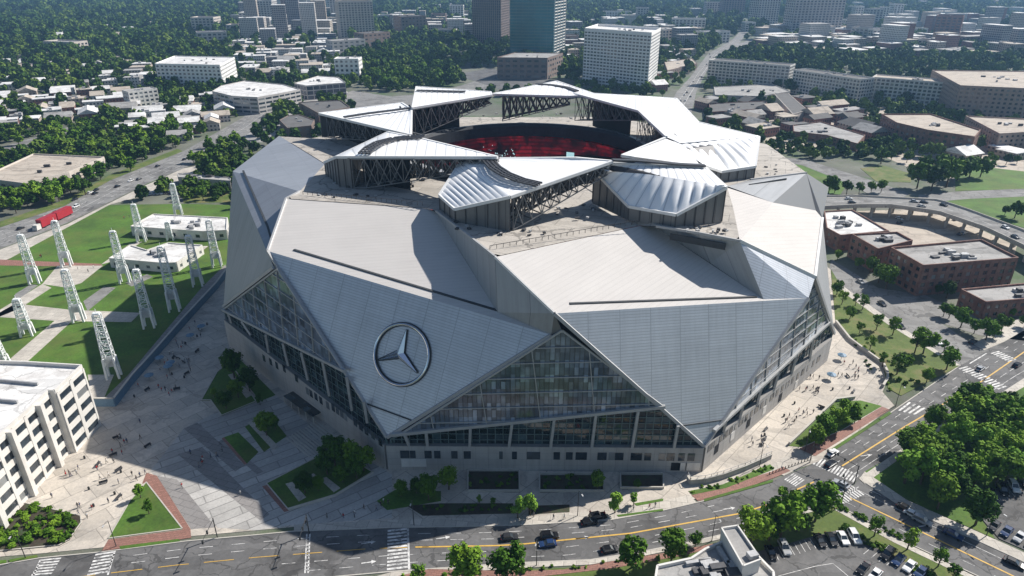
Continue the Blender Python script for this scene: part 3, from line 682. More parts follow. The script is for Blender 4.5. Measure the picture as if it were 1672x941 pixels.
# far right petal
petal([([(936, 152, 76), (1043, 181, 75.5), (1088, 223, 74.4)], [(972, 153, 76), (1050, 157, 76), (1104, 161, 75)], 14, .14),
       ([(1083, 190, 74.5), (1088, 223, 74.2)], [(1104, 161, 75), (1140, 199.5, 73.2)], 9, 1.0)],
      [(936, 152, 76), (1043, 181, 75.5), (1088, 223, 74.4), (1140, 199.5, 73.2), (1104, 161, 75), (972, 153, 76)], [[(1140, 199.5, 73.2), (1104, 161, 75)]],
      [((940, 153, 76), (1043, 181, 75.5), 12, 7), ((1043, 181, 75.5), (1086, 222, 74.4), 12, 4)], (), ((945, 154, 76), (1043, 181, 75.5), 9, .8))
# far middle petal
petal([([(805, 153.5, 76), (931, 157, 75.5), (972, 154, 75.8)], [(805, 152, 76), (909, 132.6, 78), (972, 153, 76)], 14, .14)],
      [(805, 153.5, 76), (931, 157, 75.5), (972, 154, 75.8), (909, 132.6, 78)], [], [((820, 154, 76), (931, 157, 75.5), 12, 8)],
      [([(875, 139.5), (900, 141), (925, 145), (942, 151)], [77, 76.8, 76.5, 76], 2)])
# far left petal
petal([([(673.5, 176, 75), (803, 155, 76)], [(680, 141.7, 77), (801, 150, 76.2)], 14, .14)],
      [(673.5, 176, 75), (803, 155, 76), (801, 150, 76.2), (680, 141.7, 77)], [[(680, 141.7, 77), (673.5, 176, 75)]], [((676, 176, 75), (803, 155, 76), 12, 8)],
      [([(681, 150), (720, 151), (760, 152)], [76.5, 76.3, 76.2], 1.5)], ((674, 176, 75), (803, 155, 76), 9, .62))
# left petal
petal([([(521, 185, 71), (671, 220, 73)], [(521, 184, 71), (656, 168, 73), (672, 178, 74)], 14, .14)],
      [(521, 185, 71), (671, 220, 73), (672, 178, 74), (656, 168, 73)], [], [((522, 185, 71), (671, 220, 73), 10, 10)],
      [([(562, 194), (600, 188), (640, 183), (670, 179)], [72, 72.6, 73.2, 73.9], 1.8)], ((523, 185, 71), (671, 220, 73), 7, .8))
mb = MB(); a, b = at(521, 185, 71), at(560, 180, 71.4); mb.quad_uv(drop(a, DZ), drop(b, DZ), b-Vector((0, 0, 1)), a-Vector((0, 0, 1))); spart('petal_wall', mb, M['box_dark'])
# front left petal
petal([([(550, 255, 71), (812, 256, 75)], [(530, 264.5, 65), (633.6, 215.7, 73), (689.6, 226.6, 73.5), (812, 255, 75)], 16, .15)],
      [(530, 264.5, 65), (550, 255.5, 71), (812, 256, 75), (689.6, 226.6, 73.5), (633.6, 215.7, 73)],
      [[(633.6, 215.7, 73), (530, 264.5, 65), (550, 255.5, 71), (571, 256, 71.4)]], [((573, 256, 71.4), (812, 256, 75), 11, 9)],
      [([(595, 254), (604, 245), (620, 236), (645, 229.5), (670, 227), (691, 226.5)], [72, 72.5, 72.8, 73, 73.2, 73.5], 4)], ((573, 256, 71.4), (812, 256, 75), 9, .38))
# rooftop kit scattered on the deck
rk = random.Random(4); ub = MB(); ub.box((0, 0, 0), 1, 1, 1); ME_unit = ub.mesh('rooftop_unit', M['hvac']); ME_unitd = ub.mesh('rooftop_unit', M['hvac_dark'])
def kit(px, py, n, sx, sy, z=DZ):
    for _ in range(n):
        p = at(px+rk.uniform(-sx, sx), py+rk.uniform(-sy, sy), z); kid('rooftop_unit', rk.choice((ME_unit, ME_unitd, ME_unitd)), stadium, tuple(p-wloc(stadium)), rk.uniform(0, 3), (rk.uniform(.5, 1.6), rk.uniform(.4, 1.1), rk.uniform(.3, .9)))
for q in ((590, 305, 9, 55, 8), (560, 320, 6, 60, 3), (900, 345, 14, 70, 12), (860, 380, 8, 50, 6), (1150, 375, 10, 40, 5), (1265, 278, 6, 30, 8), (760, 370, 4, 20, 6), (680, 300, 5, 25, 8), (830, 185, 14, 120, 6), (900, 190, 8, 100, 5)): kit(*q)
# hand rails on the deck edges
for a, b in (((495, 318), (690, 336)), ((800, 408), (1040, 366))):
    mb = MB(); p, q = at(*a, DZ+.2), at(*b, DZ+.2); n = 24
    for i in range(n+1):
        x = p.lerp(q, i/n); mb.bar(x, x+Vector((0, 0, 1.2)), .14)
    mb.bar(p+Vector((0, 0, 1.2)), q+Vector((0, 0, 1.2)), .12); spart('guard_rail', mb, M['steel_dark'])
# round three-pointed star emblem on the left facade
ctr = on_plane(657, 579, PA, VA, QA); nrm = (VA-PA).cross(QA-PA).normalized()
if nrm.y > 0: nrm = -nrm
ux = Vector((0, 0, 1)).cross(nrm)*-1; ux = nrm.cross(Vector((0, 0, 1))).normalized(); 
if ux.x < 0: ux = -ux
uy = ux.cross(nrm) if ux.cross(nrm).z > 0 else nrm.cross(ux)
ctr = ctr+nrm*.75
RE = (on_plane(701, 579, PA, VA, QA)-on_plane(613, 579, PA, VA, QA)).length/2
mb = MB(); NR = 72
for k in range(NR):
    for j in range(8):
        q = []
        for kk, jj in ((k, j), (k+1, j), (k+1, j+1), (k, j+1)):
            t = 2*math.pi*kk/NR; s_ = 2*math.pi*jj/8; rr = RE+.34*math.cos(s_)
            q.append(ctr+(ux*math.cos(t)+uy*math.sin(t))*rr+nrm*(.34*math.sin(s_)))
        mb.poly(q)
emb = spart('emblem_ring', mb, M['chrome'], True)
tips = [on_plane(x, y, PA, VA, QA)+nrm*.75 for x, y in ((665.5, 538), (618, 588), (683, 609))]
hub = on_plane(655, 578, PA, VA, QA)+nrm*.75
mb = MB()
dirs = [(t-hub).normalized() for t in tips]
peak = hub+nrm*1.3
for i in range(3):
    v1 = hub+(dirs[i]+dirs[(i+1) % 3]).normalized()*1.25; v2 = hub+(dirs[i]+dirs[(i+2) % 3]).normalized()*1.25
    mb.poly([peak, v1, tips[i]]); mb.poly([peak, tips[i], v2]); mb.poly([hub-nrm*.4, tips[i], v1]); mb.poly([hub-nrm*.4, v2, tips[i]])
star = mb.build('emblem_star', M['chrome'], emb)
mb = MB()   # dark sheet that paints the shadow gap behind ring and star
for k in range(NR):
    q = []
    for kk, rr in ((k, RE-.62), (k+1, RE-.62), (k+1, RE+.62), (k, RE+.62)): t = 2*math.pi*kk/NR; q.append(ctr+(ux*math.cos(t)+uy*math.sin(t))*rr-nrm*.5)
    mb.poly(q); 
for i in range(3):
    w_ = dirs[i].cross(nrm).normalized(); mb.poly([hub-dirs[i]*.9-w_*1.6-nrm*.5, tips[i]-w_*.35-nrm*.5, tips[i]+w_*.35-nrm*.5, hub-dirs[i]*.9+w_*1.6-nrm*.5])
mb.build('emblem_shadow_gap', M['gutter'], emb)
# ------------------------------------------------------------------ ground, roads, plazas
KEEP = []        # footprints (world) where no tree or house is scattered
def W2(pts, z=0.0): return [at(x, y, z) for x, y in pts]
def sheet(name, pts, z, m, keep=True, skirt=.3):
    mb = MB(); P = W2(pts, z); mb.prism(P, z-skirt, z)
    if keep: KEEP.append([(p.x, p.y) for p in P])
    return struct(name, mb, M[m])
def line(mb, pts, w=.15, dash=None, z=.1, world=False):
    P = pts if world else W2(pts, z); acc = 0.0
    for i in range(len(P)-1):
        a, b = P[i], P[i+1]; d = b-a; L = d.length
        if L < .01: continue
        d /= L; n = Vector((-d.y, d.x, 0))*w/2
        if not dash: mb.poly([a-n, b-n, b+n, a+n]); continue
        on, off = dash; t = -acc
        while t < L:
            s, e = max(0, t), min(L, t+on)
            if e > s: mb.poly([a+d*s-n, a+d*e-n, a+d*e+n, a+d*s+n])
            t += on+off
        acc = (L+acc) % (on+off)
def zebra(mb, a, b, width, n, z=.1, fill=.55):
    """crosswalk: bars laid between a and b (pixels), each as long as width metres"""
    A, B = at(*a, z), at(*b, z); d = (B-A); L = d.length; d /= L; s = Vector((-d.y, d.x, 0))*width/2
    for i in range(n):
        t0, t1 = L*i/n, L*(i+fill)/n; mb.poly([A+d*t0-s, A+d*t1-s, A+d*t1+s, A+d*t0+s])
def lerp_line(A, B, f, n=60):
    def rs(P):
        ls = [(P[i+1]-P[i]).length for i in range(len(P)-1)]; T = sum(ls); out = []
        for k in range(n+1):
            t = T*k/n
            for i, l in enumerate(ls):
                if t <= l or i == len(ls)-1: out.append(P[i].lerp(P[i+1], min(1, t/max(l, 1e-6)))); break
                t -= l
        return out
    return [a.lerp(b, f) for a, b in zip(rs(A), rs(B))]
mb = MB(); mb.poly([(-6000, -200, 0), (6000, -200, 0), (6000, 9000, 0), (-6000, 9000, 0)]); struct('ground', mb, M['ground'])
# main street in front
U = [(-80, 938), (0, 923), (64, 912), (166, 902), (307, 884), (420, 874), (480, 868), (638, 862), (778, 860), (850, 858), (994, 850), (1083, 834), (1147, 819), (1260, 786), (1336, 754), (1416, 700), (1484, 654), (1568, 597), (1640, 558), (1740, 500)]
Lw = [(1820, 540), (1672, 619), (1630, 646), (1584, 666), (1467, 738), (1403, 782), (1354, 823), (1300, 838), (1230, 862), (1117, 888), (1045, 902), (963, 915), (840, 920), (740, 927), (640, 934), (540, 943), (300, 975), (-80, 1040)]
sheet('street', U+Lw, .05, 'asphalt')
sheet('side_road', [(1388, 800), (1403, 782), (1472, 828), (1554, 864), (1672, 918), (1760, 958), (1760, 1010), (1640, 962), (1467, 880), (1372, 828), (1354, 823)], .054, 'asphalt')
sheet('side_road', [(1568, 597), (1640, 558), (1607, 572), (1533, 526), (1430, 468), (1385, 440), (1358, 424), (1354, 440), (1375, 468), (1450, 520), (1520, 566)], .058, 'asphalt_old')
# plaza round the stadium
sheet('plaza', [(-40, 912), (-40, 760), (150, 660), (188, 664), (217, 626), (355, 472), (372, 440), (420, 430), (700, 560), (1000, 560), (1330, 420), (1356, 440), (1364, 526), (1387, 557), (1441, 597), (1448, 623), (1441, 640), (1460, 662), (1336, 754), (1260, 780), (1147, 812), (1083, 826), (994, 842), (850, 850), (638, 854), (480, 860), (420, 866), (307, 876), (166, 894), (64, 904)], .12, 'plaza')
sheet('paved_terrace', [(245, 770), (300, 700), (372, 664), (445, 640), (500, 690), (640, 775), (640, 846), (470, 858), (420, 866), (356, 862)], .135, 'plaza2')
sheet('stone_wedge', [(256, 777), (289, 783), (352, 861), (312, 864)], .15, 'stone')
for k, p in enumerate([[(290, 742), (330, 730), (440, 840), (425, 850)], [(300, 700), (322, 690), (400, 760), (384, 770)], [(365, 716), (356, 722), (420, 775), (430, 770)]]): sheet('stone_band', p, .15, 'stone')
sheet('lawn_triangle', [(239, 788), (298, 864), (177, 880), (213, 818)], .2, 'lawn')
sheet('brick_path', [(239, 772), (256, 777), (311, 864), (312, 878), (166, 900), (177, 881), (298, 865), (239, 788), (232, 790)], .17, 'brick_walk')
sheet('verge', [(195, 892), (292, 880), (294, 884), (197, 897)], .2, 'lawn')
sheet('verge', [(-20, 918), (10, 914), (10, 919), (-20, 924)], .2, 'lawn'); sheet('verge', [(14, 914), (60, 906), (62, 910), (16, 918)], .2, 'lawn')
for p in ([(329, 654), (355, 608), (375, 592), (418, 656), (362, 679), (344, 654)], [(366, 714), (389, 706), (422, 738), (403, 757)], [(400, 697), (438, 674), (468, 712), (431, 738)], [(435, 790), (530, 741), (548, 736), (609, 772), (548, 810), (471, 833)], [(615, 818), (645, 800), (720, 802), (720, 818), (632, 833)], [(390, 585), (430, 625), (450, 645), (425, 655), (378, 596)]):
    sheet('lawn_bed', p, .2, 'lawn')
for p in ([(766, 770), (846, 770), (848, 804), (764, 803)], [(882, 776), (985, 776), (984, 803), (882, 804)], [(1014, 776), (1081, 775), (1081, 797), (1016, 799)], [(665, 826), (720, 822), (838, 822), (840, 838), (690, 842)]): sheet('planting_bed', p, .22, 'mulch')
sheet('planting_bed', [(41, 822), (132, 843), (133, 854), (113, 882), (97, 891), (-5, 901), (-5, 868)], .22, 'mulch')
sheet('planting_bed', [(863, 826), (930, 824), (930, 836), (863, 840)], .2, 'mulch')
sheet('verge', [(1007, 841), (1082, 831), (1083, 834), (1010, 844)], .22, 'lawn'); sheet('verge', [(1035, 822), (1083, 814), (1083, 818), (1040, 826)], .22, 'lawn')
for p in ([(466, 790), (477, 787), (500, 812), (488, 819)], [(522, 782), (533, 779), (556, 797), (545, 804)], [(505, 775), (512, 773), (525, 784), (517, 787)], [(404, 690), (412, 686), (456, 730), (446, 735)], [(372, 612), (380, 610), (412, 645), (402, 650)]): sheet('path', p, .24, 'walk', False)
for p in ([(436, 792), (428, 794), (464, 836), (472, 834)], [(362, 716), (366, 714), (403, 757), (399, 759)]): sheet('brick_path', p, .19, 'brick_walk', False)
# sidewalks by the street
sheet('sidewalk', [(480, 868), (638, 862), (778, 860), (850, 858), (994, 850), (1083, 834), (1137, 820), (1125, 808), (1083, 818), (990, 832), (870, 844), (638, 849), (480, 857)], .16, 'walk')
sheet('brick_path', [(1129, 809), (1258, 771), (1279, 762), (1291, 769), (1262, 781), (1165, 815), (1140, 818)], .17, 'brick_walk')
sheet('verge', [(1149, 815), (1262, 783), (1262, 787), (1150, 819)], .2, 'lawn'); sheet('planting_bed', [(1124, 802), (1180, 791), (1258, 758), (1262, 767), (1185, 797), (1130, 808)], .2, 'lawn')
sheet('sidewalk', [(1252, 764), (1300, 735), (1336, 750), (1280, 777)], .165, 'walk')
sheet('brick_path', [(1305, 733), (1377, 702), (1440, 664), (1453, 669), (1384, 712), (1331, 745)], .17, 'brick_walk')
sheet('verge', [(1354, 735), (1452, 672), (1456, 675), (1357, 739)], .2, 'lawn')
sheet('lawn_bed', [(1287, 728), (1364, 656), (1405, 654), (1440, 663), (1377, 700), (1308, 730)], .2, 'lawn')
sheet('park_lawn', [(1357, 440), (1375, 470), (1450, 522), (1568, 597), (1471, 646), (1450, 634), (1448, 623), (1441, 597), (1387, 557), (1364, 526)], .18, 'lawn_dry')
sheet('sidewalk', [(1366, 468), (1380, 480), (1450, 530), (1560, 597), (1568, 597), (1450, 520), (1372, 464)], .2, 'walk')
# lower side of the street
sheet('lawn', [(600, 1010), (640, 945), (740, 938), (840, 931), (963, 926), (1045, 912), (1117, 898), (1240, 870), (1300, 846), (1354, 826), (1372, 829), (1467, 881), (1640, 964), (1700, 1010)], .12, 'lawn_dry')
sheet('sidewalk', [(600, 945), (640, 934), (740, 927), (840, 920), (963, 915), (1045, 902), (1117, 888), (1230, 862), (1300, 838), (1354, 823), (1350, 829), (1300, 843), (1230, 868), (1117, 894), (1045, 909), (963, 922), (840, 928), (740, 935), (640, 943)], .16, 'walk')
sheet('brick_path', [(640, 943), (700, 929), (735, 930), (840, 933), (920, 930), (1010, 915), (1110, 899), (1172, 886), (1176, 892), (1110, 908), (1000, 928), (860, 944), (690, 950)], .18, 'brick_walk')
sheet('sidewalk', [(1372, 829), (1467, 881), (1640, 964), (1632, 968), (1460, 886), (1362, 832)], .18, 'walk')
sheet('sidewalk', [(1403, 782), (1472, 828), (1554, 864), (1672, 918), (1760, 958), (1760, 942), (1690, 910), (1560, 852), (1480, 816), (1412, 770)], .16, 'walk')
sheet('lawn', [(1412, 770), (1480, 815), (1560, 851), (1625, 880), (1600, 845), (1608, 803), (1672, 785), (1790, 760), (1790, 560), (1672, 621), (1630, 648), (1584, 668), (1467, 740)], .14, 'lawn')
sheet('sidewalk', [(1403, 782), (1467, 738), (1584, 666), (1630, 646), (1672, 619), (1690, 622), (1636, 652), (1590, 674), (1475, 745), (1412, 790)], .17, 'walk')
sheet('sidewalk', [(1607, 572), (1640, 558), (1740, 500), (1700, 500), (1600, 555), (1590, 562)], .17, 'walk')
sheet('parking_lot', [(1215, 905), (1252, 897), (1324, 877), (1375, 864), (1396, 874), (1431, 895), (1493, 925), (1570, 970), (1560, 1030), (1230, 1030)], .2, 'asphalt')
sheet('parking_lot', [(1608, 804), (1672, 786), (1790, 760), (1790, 930), (1690, 905), (1632, 880), (1602, 846)], .2, 'asphalt')
# left fields
sheet('park_lawn', [(-60, 470), (20, 420), (178, 335), (300, 333), (376, 335), (373, 436), (329, 472), (209, 613), (166, 656), (120, 640), (-60, 640)], .2, 'lawn')
sheet('path', [(-40, 426), (0, 424), (165, 431), (168, 436), (94, 435), (-40, 433)], .23, 'brick_walk')
for p in ([(94, 434), (168, 434), (133, 462), (110, 470), (69, 464)], [(69, 464), (84, 470), (30, 505), (0, 517), (-10, 512)], [(-10, 516), (25, 496), (115, 506), (229, 511), (214, 526), (143, 525), (89, 524), (0, 518)], [(89, 524), (117, 525), (38, 597), (12, 590)], [(143, 612), (186, 612), (170, 650), (150, 655)], [(275, 441), (330, 402), (340, 402), (290, 442)], [(213, 398), (232, 395), (180, 428), (165, 432)]): sheet('path', p, .235, 'walk')
for p in ([(143, 508), (189, 470), (170, 468), (136, 492)], [(25, 480), (51, 464), (62, 466), (20, 496)], [(205, 462), (240, 448), (250, 452), (215, 468)]): sheet('path', p, .24, 'asphalt_old')
sheet('raised_walk', [(166, 654), (209, 613), (329, 470), (368, 432), (372, 448), (355, 470), (217, 623), (189, 661)], .26, 'stone')
# left boulevard and far roads
sheet('boulevard', [(-60, 400), (0, 372), (107, 336), (180, 295), (300, 247), (390, 196), (440, 163), (470, 150), (480, 158), (455, 178), (410, 216), (330, 262), (235, 302), (110, 364), (0, 406), (-60, 430)], .06, 'asphalt_old')
sheet('pale_walk', [(-60, 433), (0, 408), (110, 366), (235, 304), (300, 275), (340, 268), (300, 292), (240, 318), (180, 334), (20, 420), (-60, 455)], .1, 'walk')
sheet('avenue', [(-60, 262), (10, 238), (89, 215), (133, 200), (190, 172), (204, 172), (140, 208), (100, 224), (30, 250), (-60, 280)], .06, 'asphalt_old')
sheet('avenue', [(1085, 188), (1105, 150), (1128, 125), (1156, 88), (1195, 66), (1228, 30), (1235, 30), (1208, 70), (1174, 92), (1152, 120), (1137, 150), (1128, 190)], .06, 'asphalt_old')
sheet('avenue', [(1180, 80), (1205, 72), (1240, 60), (1252, 62), (1215, 84), (1175, 98)], .055, 'asphalt_old')
sheet('rail_yard', [(548, 160), (575, 148), (640, 158), (720, 150), (800, 125), (830, 128), (800, 150), (680, 185), (600, 190)], .05, 'asphalt_old')
sheet('car_park', [(740, 122), (800, 112), (950, 140), (940, 150), (830, 150)], .055, 'asphalt')
sheet('pale_yard', [(1240, 160), (1420, 150), (1480, 200), (1600, 230), (1672, 260), (1672, 300), (1520, 290), (1430, 250), (1330, 245), (1250, 250)], .04, 'roof_tan', False)
sheet('pale_yard', [(300, 285), (380, 290), (380, 330), (290, 330), (270, 315)], .04, 'asphalt_old', False)
sheet('pale_yard', [(330, 150), (560, 145), (590, 165), (480, 230), (380, 235), (430, 190), (340, 185)], .04, 'roof_grey', False)
sheet('hill_lawn', [(1250, 262), (1300, 262), (1385, 298), (1372, 318), (1340, 316), (1300, 290)], .15, 'lawn')
sheet('hill_lawn', [(1405, 275), (1440, 270), (1492, 285), (1487, 298), (1430, 296)], .15, 'lawn_dry'); sheet('hill_lawn', [(1560, 285), (1600, 272), (1690, 282), (1690, 308), (1560, 312)], .15, 'lawn')
sheet('hill_lawn', [(1535, 325), (1672, 318), (1760, 318), (1760, 400), (1672, 372), (1609, 352)], .15, 'lawn')
sheet('ramp_road', [(1256, 254), (1320, 262), (1395, 286), (1440, 300), (1485, 316), (1470, 326), (1420, 318), (1390, 302), (1310, 270), (1256, 262)], .2, 'asphalt_old')
sheet('ramp_road', [(1500, 318), (1580, 312), (1680, 308), (1760, 306), (1760, 318), (1672, 321), (1580, 325), (1500, 332)], .2, 'asphalt_old')
sheet('dirt_lot', [(1400, 345), (1480, 342), (1560, 356), (1660, 402), (1655, 425), (1600, 396), (1470, 404), (1440, 380)], .06, 'roof_tan')
sheet('car_park', [(1346, 318), (1400, 322), (1400, 335), (1346, 338)], .06, 'asphalt')
sheet('back_street', [(1430, 470), (1510, 482), (1600, 520), (1700, 545), (1700, 560), (1600, 548), (1533, 526)], .05, 'asphalt_old')
# markings
Yl = [(-60, 968), (154, 939), (287, 923), (420, 910), (604, 896), (700, 893)]
Yr = [(678, 893.5), (812, 891), (850, 889), (1029, 871), (1206, 839), (1262, 822)]
Ye = [(1375, 761), (1472, 700), (1604, 622), (1672, 575), (1740, 528)]
my = MB()
for y in (Yr, Ye):
    P = W2(y, .1); line(my, lerp_line(P, P, 0), .42, world=True)
line(my, W2(Yl, .1), .2, (7, 3.5), world=True); line(my, [(1388, 813), (1520, 876), (1651, 939), (1720, 975)], .45); line(my, [(1300, 800), (1329, 787)], .4)
struct('road_markings_yellow', my, M['yellow'])
mw = MB()
Uw = W2(U[3:13], .1); Yw = W2(Yl[1:]+Yr[1:5], .1)
for f in (.33, .66): line(mw, lerp_line(Uw, Yw, f, 90), .16, (3.2, 4.5), world=True)
Lr = W2(Lw[6:16][::-1], .1); Yw2 = W2(Yl[3:]+Yr[1:], .1)
for f in (.34, .68): line(mw, lerp_line(Yw2, Lr, f, 90), .16, (3.2, 4.5), world=True)
Ue = W2(U[14:], .1); Yew = W2(Ye, .1); Le = W2(Lw[:6][::-1], .1)
for f in (.33, .66): line(mw, lerp_line(Ue, Yew, f, 60), .16, (3.2, 4.5), world=True); line(mw, lerp_line(Yew, Le, f, 60), .16, (5, 2.5) if f < .5 else None, world=True)
line(mw, [(1400, 800), (1520, 858), (1672, 930)], .16); line(mw, [(1378, 818), (1500, 880), (1640, 948)], .14, (3, 4)); line(mw, [(1420, 800), (1560, 868), (1680, 920)], .14, (3, 4))
zebra(mw, (649, 864), (649, 932), 5.0, 12); line(mw, [(666, 863), (668, 930)], .5)
zebra(mw, (173, 902), (158, 940), 4.6, 7); line(mw, [(187, 902), (176, 939)], .4)
zebra(mw, (84, 912), (66, 941), 4.6, 6); line(mw, [(66, 914), (54, 941)], .4)
line(mw, [(501, 872), (498, 936)], .35); line(mw, [(506, 872), (503, 936)], .35)
for k in range(10): line(mw, [(500, 876+k*6), (506, 879+k*6)], .2)
zebra(mw, (1288, 778), (1308, 790), 4.5, 6); zebra(mw, (1332, 752), (1400, 783), 4.5, 14); zebra(mw, (1362, 816), (1402, 799), 4.5, 10)
zebra(mw, (1572, 600), (1640, 635), 4.5, 13); zebra(mw, (1624, 575), (1655, 590), 4.5, 7)
for k in range(4): line(mw, [(1468+k*8, 671+k*2), (1492+k*8-6, 657+k*3)], .6)
line(mw, [(1583, 594), (1611, 577)], .4); line(mw, [(1386, 806), (1402, 795)], .3)
for x, y in ((760, 912), (712, 880), (590, 888), (940, 880), (1180, 832), (1405, 745), (1560, 640), (1500, 860), (590, 920)):   # turn arrows
    p = at(x, y, .1); q = at(x+7, y-1, .1); d = (q-p).normalized(); n = Vector((-d.y, d.x, 0)); line(mw, [p, p+d*2.4], .3, world=True); mw.poly([p+d*2.4-n*.6, p+d*3.6, p+d*2.4+n*.6])
# stalls of the two parking lots
for k in range(14):
    f = k/13; a = Vector(at(1262+f*112, 897-f*32, .23)); b = Vector(at(1272+f*112, 915-f*36, .23)); line(mw, [a, b], .14, world=True)
for k in range(9):
    f = k/8; line(mw, [(1424+f*100, 893+f*48), (1410+f*100, 905+f*48)], .14, z=.23)
for k in range(7): line(mw, [(1612+k*11, 806-k*3), (1624+k*11, 820-k*3)], .14, z=.23)
line(mw, [(1270, 941), (1330, 925), (1360, 920), (1385, 941)], .14, z=.23)
for f in (.2, .4, .6, .8):
    A_ = W2([(0, 372), (107, 336), (180, 295), (300, 247), (390, 196), (440, 163)], .12); B_ = W2([(0, 406), (110, 364), (235, 302), (330, 262), (410, 216), (455, 178)], .12); line(mw, lerp_line(A_, B_, f, 60), .3, (6, 8) if f != .6 else None, world=True)
line(mw, W2([(1105, 170), (1140, 120), (1166, 88), (1202, 66)], .12), .6, (8, 8), world=True); line(mw, W2([(1116, 172), (1146, 122), (1170, 89)], .12), .5, world=True)
struct('road_markings_white', mw, M['paint'])
sheet('verge', [(0, 362), (107, 326), (180, 286), (290, 243), (298, 247), (180, 294), (107, 335), (0, 371)], .12, 'lawn_dry'); sheet('verge', [(290, 300), (380, 292), (380, 330), (300, 332)], .07, 'lawn_dry', False)
# kerbs (real steps) on both sides of the street
def kerb(pts, h=.17, w=.3):
    mb = MB(); P = W2(pts, 0)
    for a, b in zip(P, P[1:]): mb.bar(a+Vector((0, 0, h/2)), b+Vector((0, 0, h/2)), w, h+.02)
    struct('kerb', mb, M['kerb'])
kerb(U[:14]); kerb(U[15:18]); kerb(Lw[6:16]); kerb(Lw[:6]); kerb([(1403, 782), (1472, 828), (1554, 864), (1672, 918), (1760, 958)]); kerb([(1372, 828), (1467, 880), (1640, 962)])
kerb([(239, 788), (298, 864), (177, 880), (213, 818), (239, 788)], .26); kerb([(41, 822), (132, 843), (133, 854), (113, 882), (97, 891), (-5, 901)], .3)
kerb([(435, 790), (530, 741), (548, 736), (609, 772), (548, 810), (471, 833), (435, 790)], .3); kerb([(329, 654), (355, 608), (375, 592), (418, 656), (362, 679), (344, 654), (329, 654)], .3)
KEEP.append([(CX+140*math.cos(2*math.pi*k/24), CY+128*math.sin(2*math.pi*k/24)) for k in range(24)])
# ------------------------------------------------------------------ buildings
ME_w = {}; BUILT = []
def win_mesh(m):
    if m not in ME_w:
        u = MB(); u.box((0, 0, -.5), 1, 1, 1); ME_w[m] = u.mesh('window', M[m])
    return ME_w[m]
def grid_facade(root, wall_parent, a, b, z0, z1, nf, nb, wm, wallm, wf, hf, mbw, lst, relief=.35, sill=.25):
    """piers and spandrels standing proud of the wall core, window panes between them"""
    a = Vector((a[0], a[1], 0)); b = Vector((b[0], b[1], 0)); d = b-a; L = d.length; d.normalize(); n = d.cross(Vector((0, 0, 1))); H = (z1-z0)/nf; bw = L/nb; rz = math.atan2(d.y, d.x)
    for i in range(nb+1):
        w = bw*(1-wf); c = a+d*min(max(i*bw, w/4), L-w/4)
        if w > .05: mbw.box(c+n*relief/2+Vector((0, 0, z0)), w if 0 < i < nb else w/2, relief, z1-z0, rz)
    for j in range(nf+1):
        h = H*(1-hf); zc = z0+j*H-(h*.5 if 0 < j < nf else (0 if j == 0 else h*.6)); hh = h if 0 < j < nf else h*.6
        mbw.box(a+d*L/2+n*(relief*.4)+Vector((0, 0, zc)), L-.02, relief*.78, hh, rz)
    for j in range(nf):
        for i in range(nb):
            lst.append((a+d*(i+.5)*bw+n*.06+Vector((0, 0, z0+(j+.5)*H)), rz, bw*wf, H*hf))
def place_windows(root, lst, wm, cap=100):
    r0 = wloc(root)
    lst.sort(key=lambda q: (q[0]-EYE).length)
    me = win_mesh(wm)
    for (p, rz, w, h) in lst[:cap]: kid('window', me, root, tuple(p-r0), rz, (w, .16, h))
    if len(lst) > cap:
        mb = MB()
        for (p, rz, w, h) in lst[cap:]: mb.box(p-Vector((0, 0, h/2)), w, .16, h, rz)
        tag(mb.build('window', M[wm], root), kind='stuff')
def ccw(P):
    ar = sum(P[i-1][0]*P[i][1]-P[i][0]*P[i-1][1] for i in range(len(P))); return P if ar > 0 else P[::-1]
rb = random.Random(11)
def building(name, label, P, z1, wallm, roofm, faces=None, win='glass', nfl=4.0, bay=5.0, wf=.6, hf=.5, units=4, parapet=.8, cap=100, group=None, z0=0.0, base=0.0, cat='building', relief=.35, unitm=None):
    """P: footprint (world xy); every wall that can be seen gets a window grid"""
    P = ccw([(p[0], p[1]) for p in P]); cx = sum(p[0] for p in P)/len(P); cy = sum(p[1] for p in P)/len(P)
    root = thing(name, label, cat, (cx, cy, 0), 0, group); KEEP.append(P); BUILT.append(P)
    mb = MB(); lst = []; mb.prism(P, z0, z1)
    for i in range(len(P)):
        a, b = P[i], P[(i+1) % len(P)]; d = Vector((b[0]-a[0], b[1]-a[1])); n = Vector((d.y, -d.x)); mid = Vector(((a[0]+b[0])/2, (a[1]+b[1])/2))
        mb.bar((*a, z1+parapet/2), (*b, z1+parapet/2), .5, parapet)
        if n.dot(-mid) <= 0 or d.length < 4: continue       # faces away from the street side
        nf = max(1, round((z1-z0-base)/nfl)); nb_ = max(1, round(d.length/bay))
        if faces is not None and i not in faces and faces != 'all': continue
        grid_facade(root, None, a, b, z0+base, z1, nf, nb_, win, wallm, wf, hf, mb, lst, relief)
    mb.build('wall', M[wallm], root)
    rf = MB(); c = Vector((cx, cy)); Q = [tuple(c+(Vector(p)-c)*.985) for p in P]; rf.prism(Q, z1-.3, z1+.05); roof = rf.build('roof', M[roofm], root)
    place_windows(root, lst, win, cap)
    rad = min((Vector(p)-c).length for p in P)*.55
    for k in range(units):
        t = rb.uniform(0, 6.28); f = rb.uniform(.0, .95); e = P[rb.randrange(len(P))]; q = c+(Vector(e)-c)*f*.75*rb.random()+Vector((math.cos(t), math.sin(t)))*rad*.3
        if not inside(q.x, q.y, P): continue
        kid('rooftop_unit', ME_unit if rb.random() < .6 else ME_unitd, roof, tuple(Vector((q.x, q.y, z1))-wloc(roof)), rb.uniform(0, .3), (rb.uniform(1.2, 4), rb.uniform(1, 2.5), rb.uniform(.8, 2)))
    return root
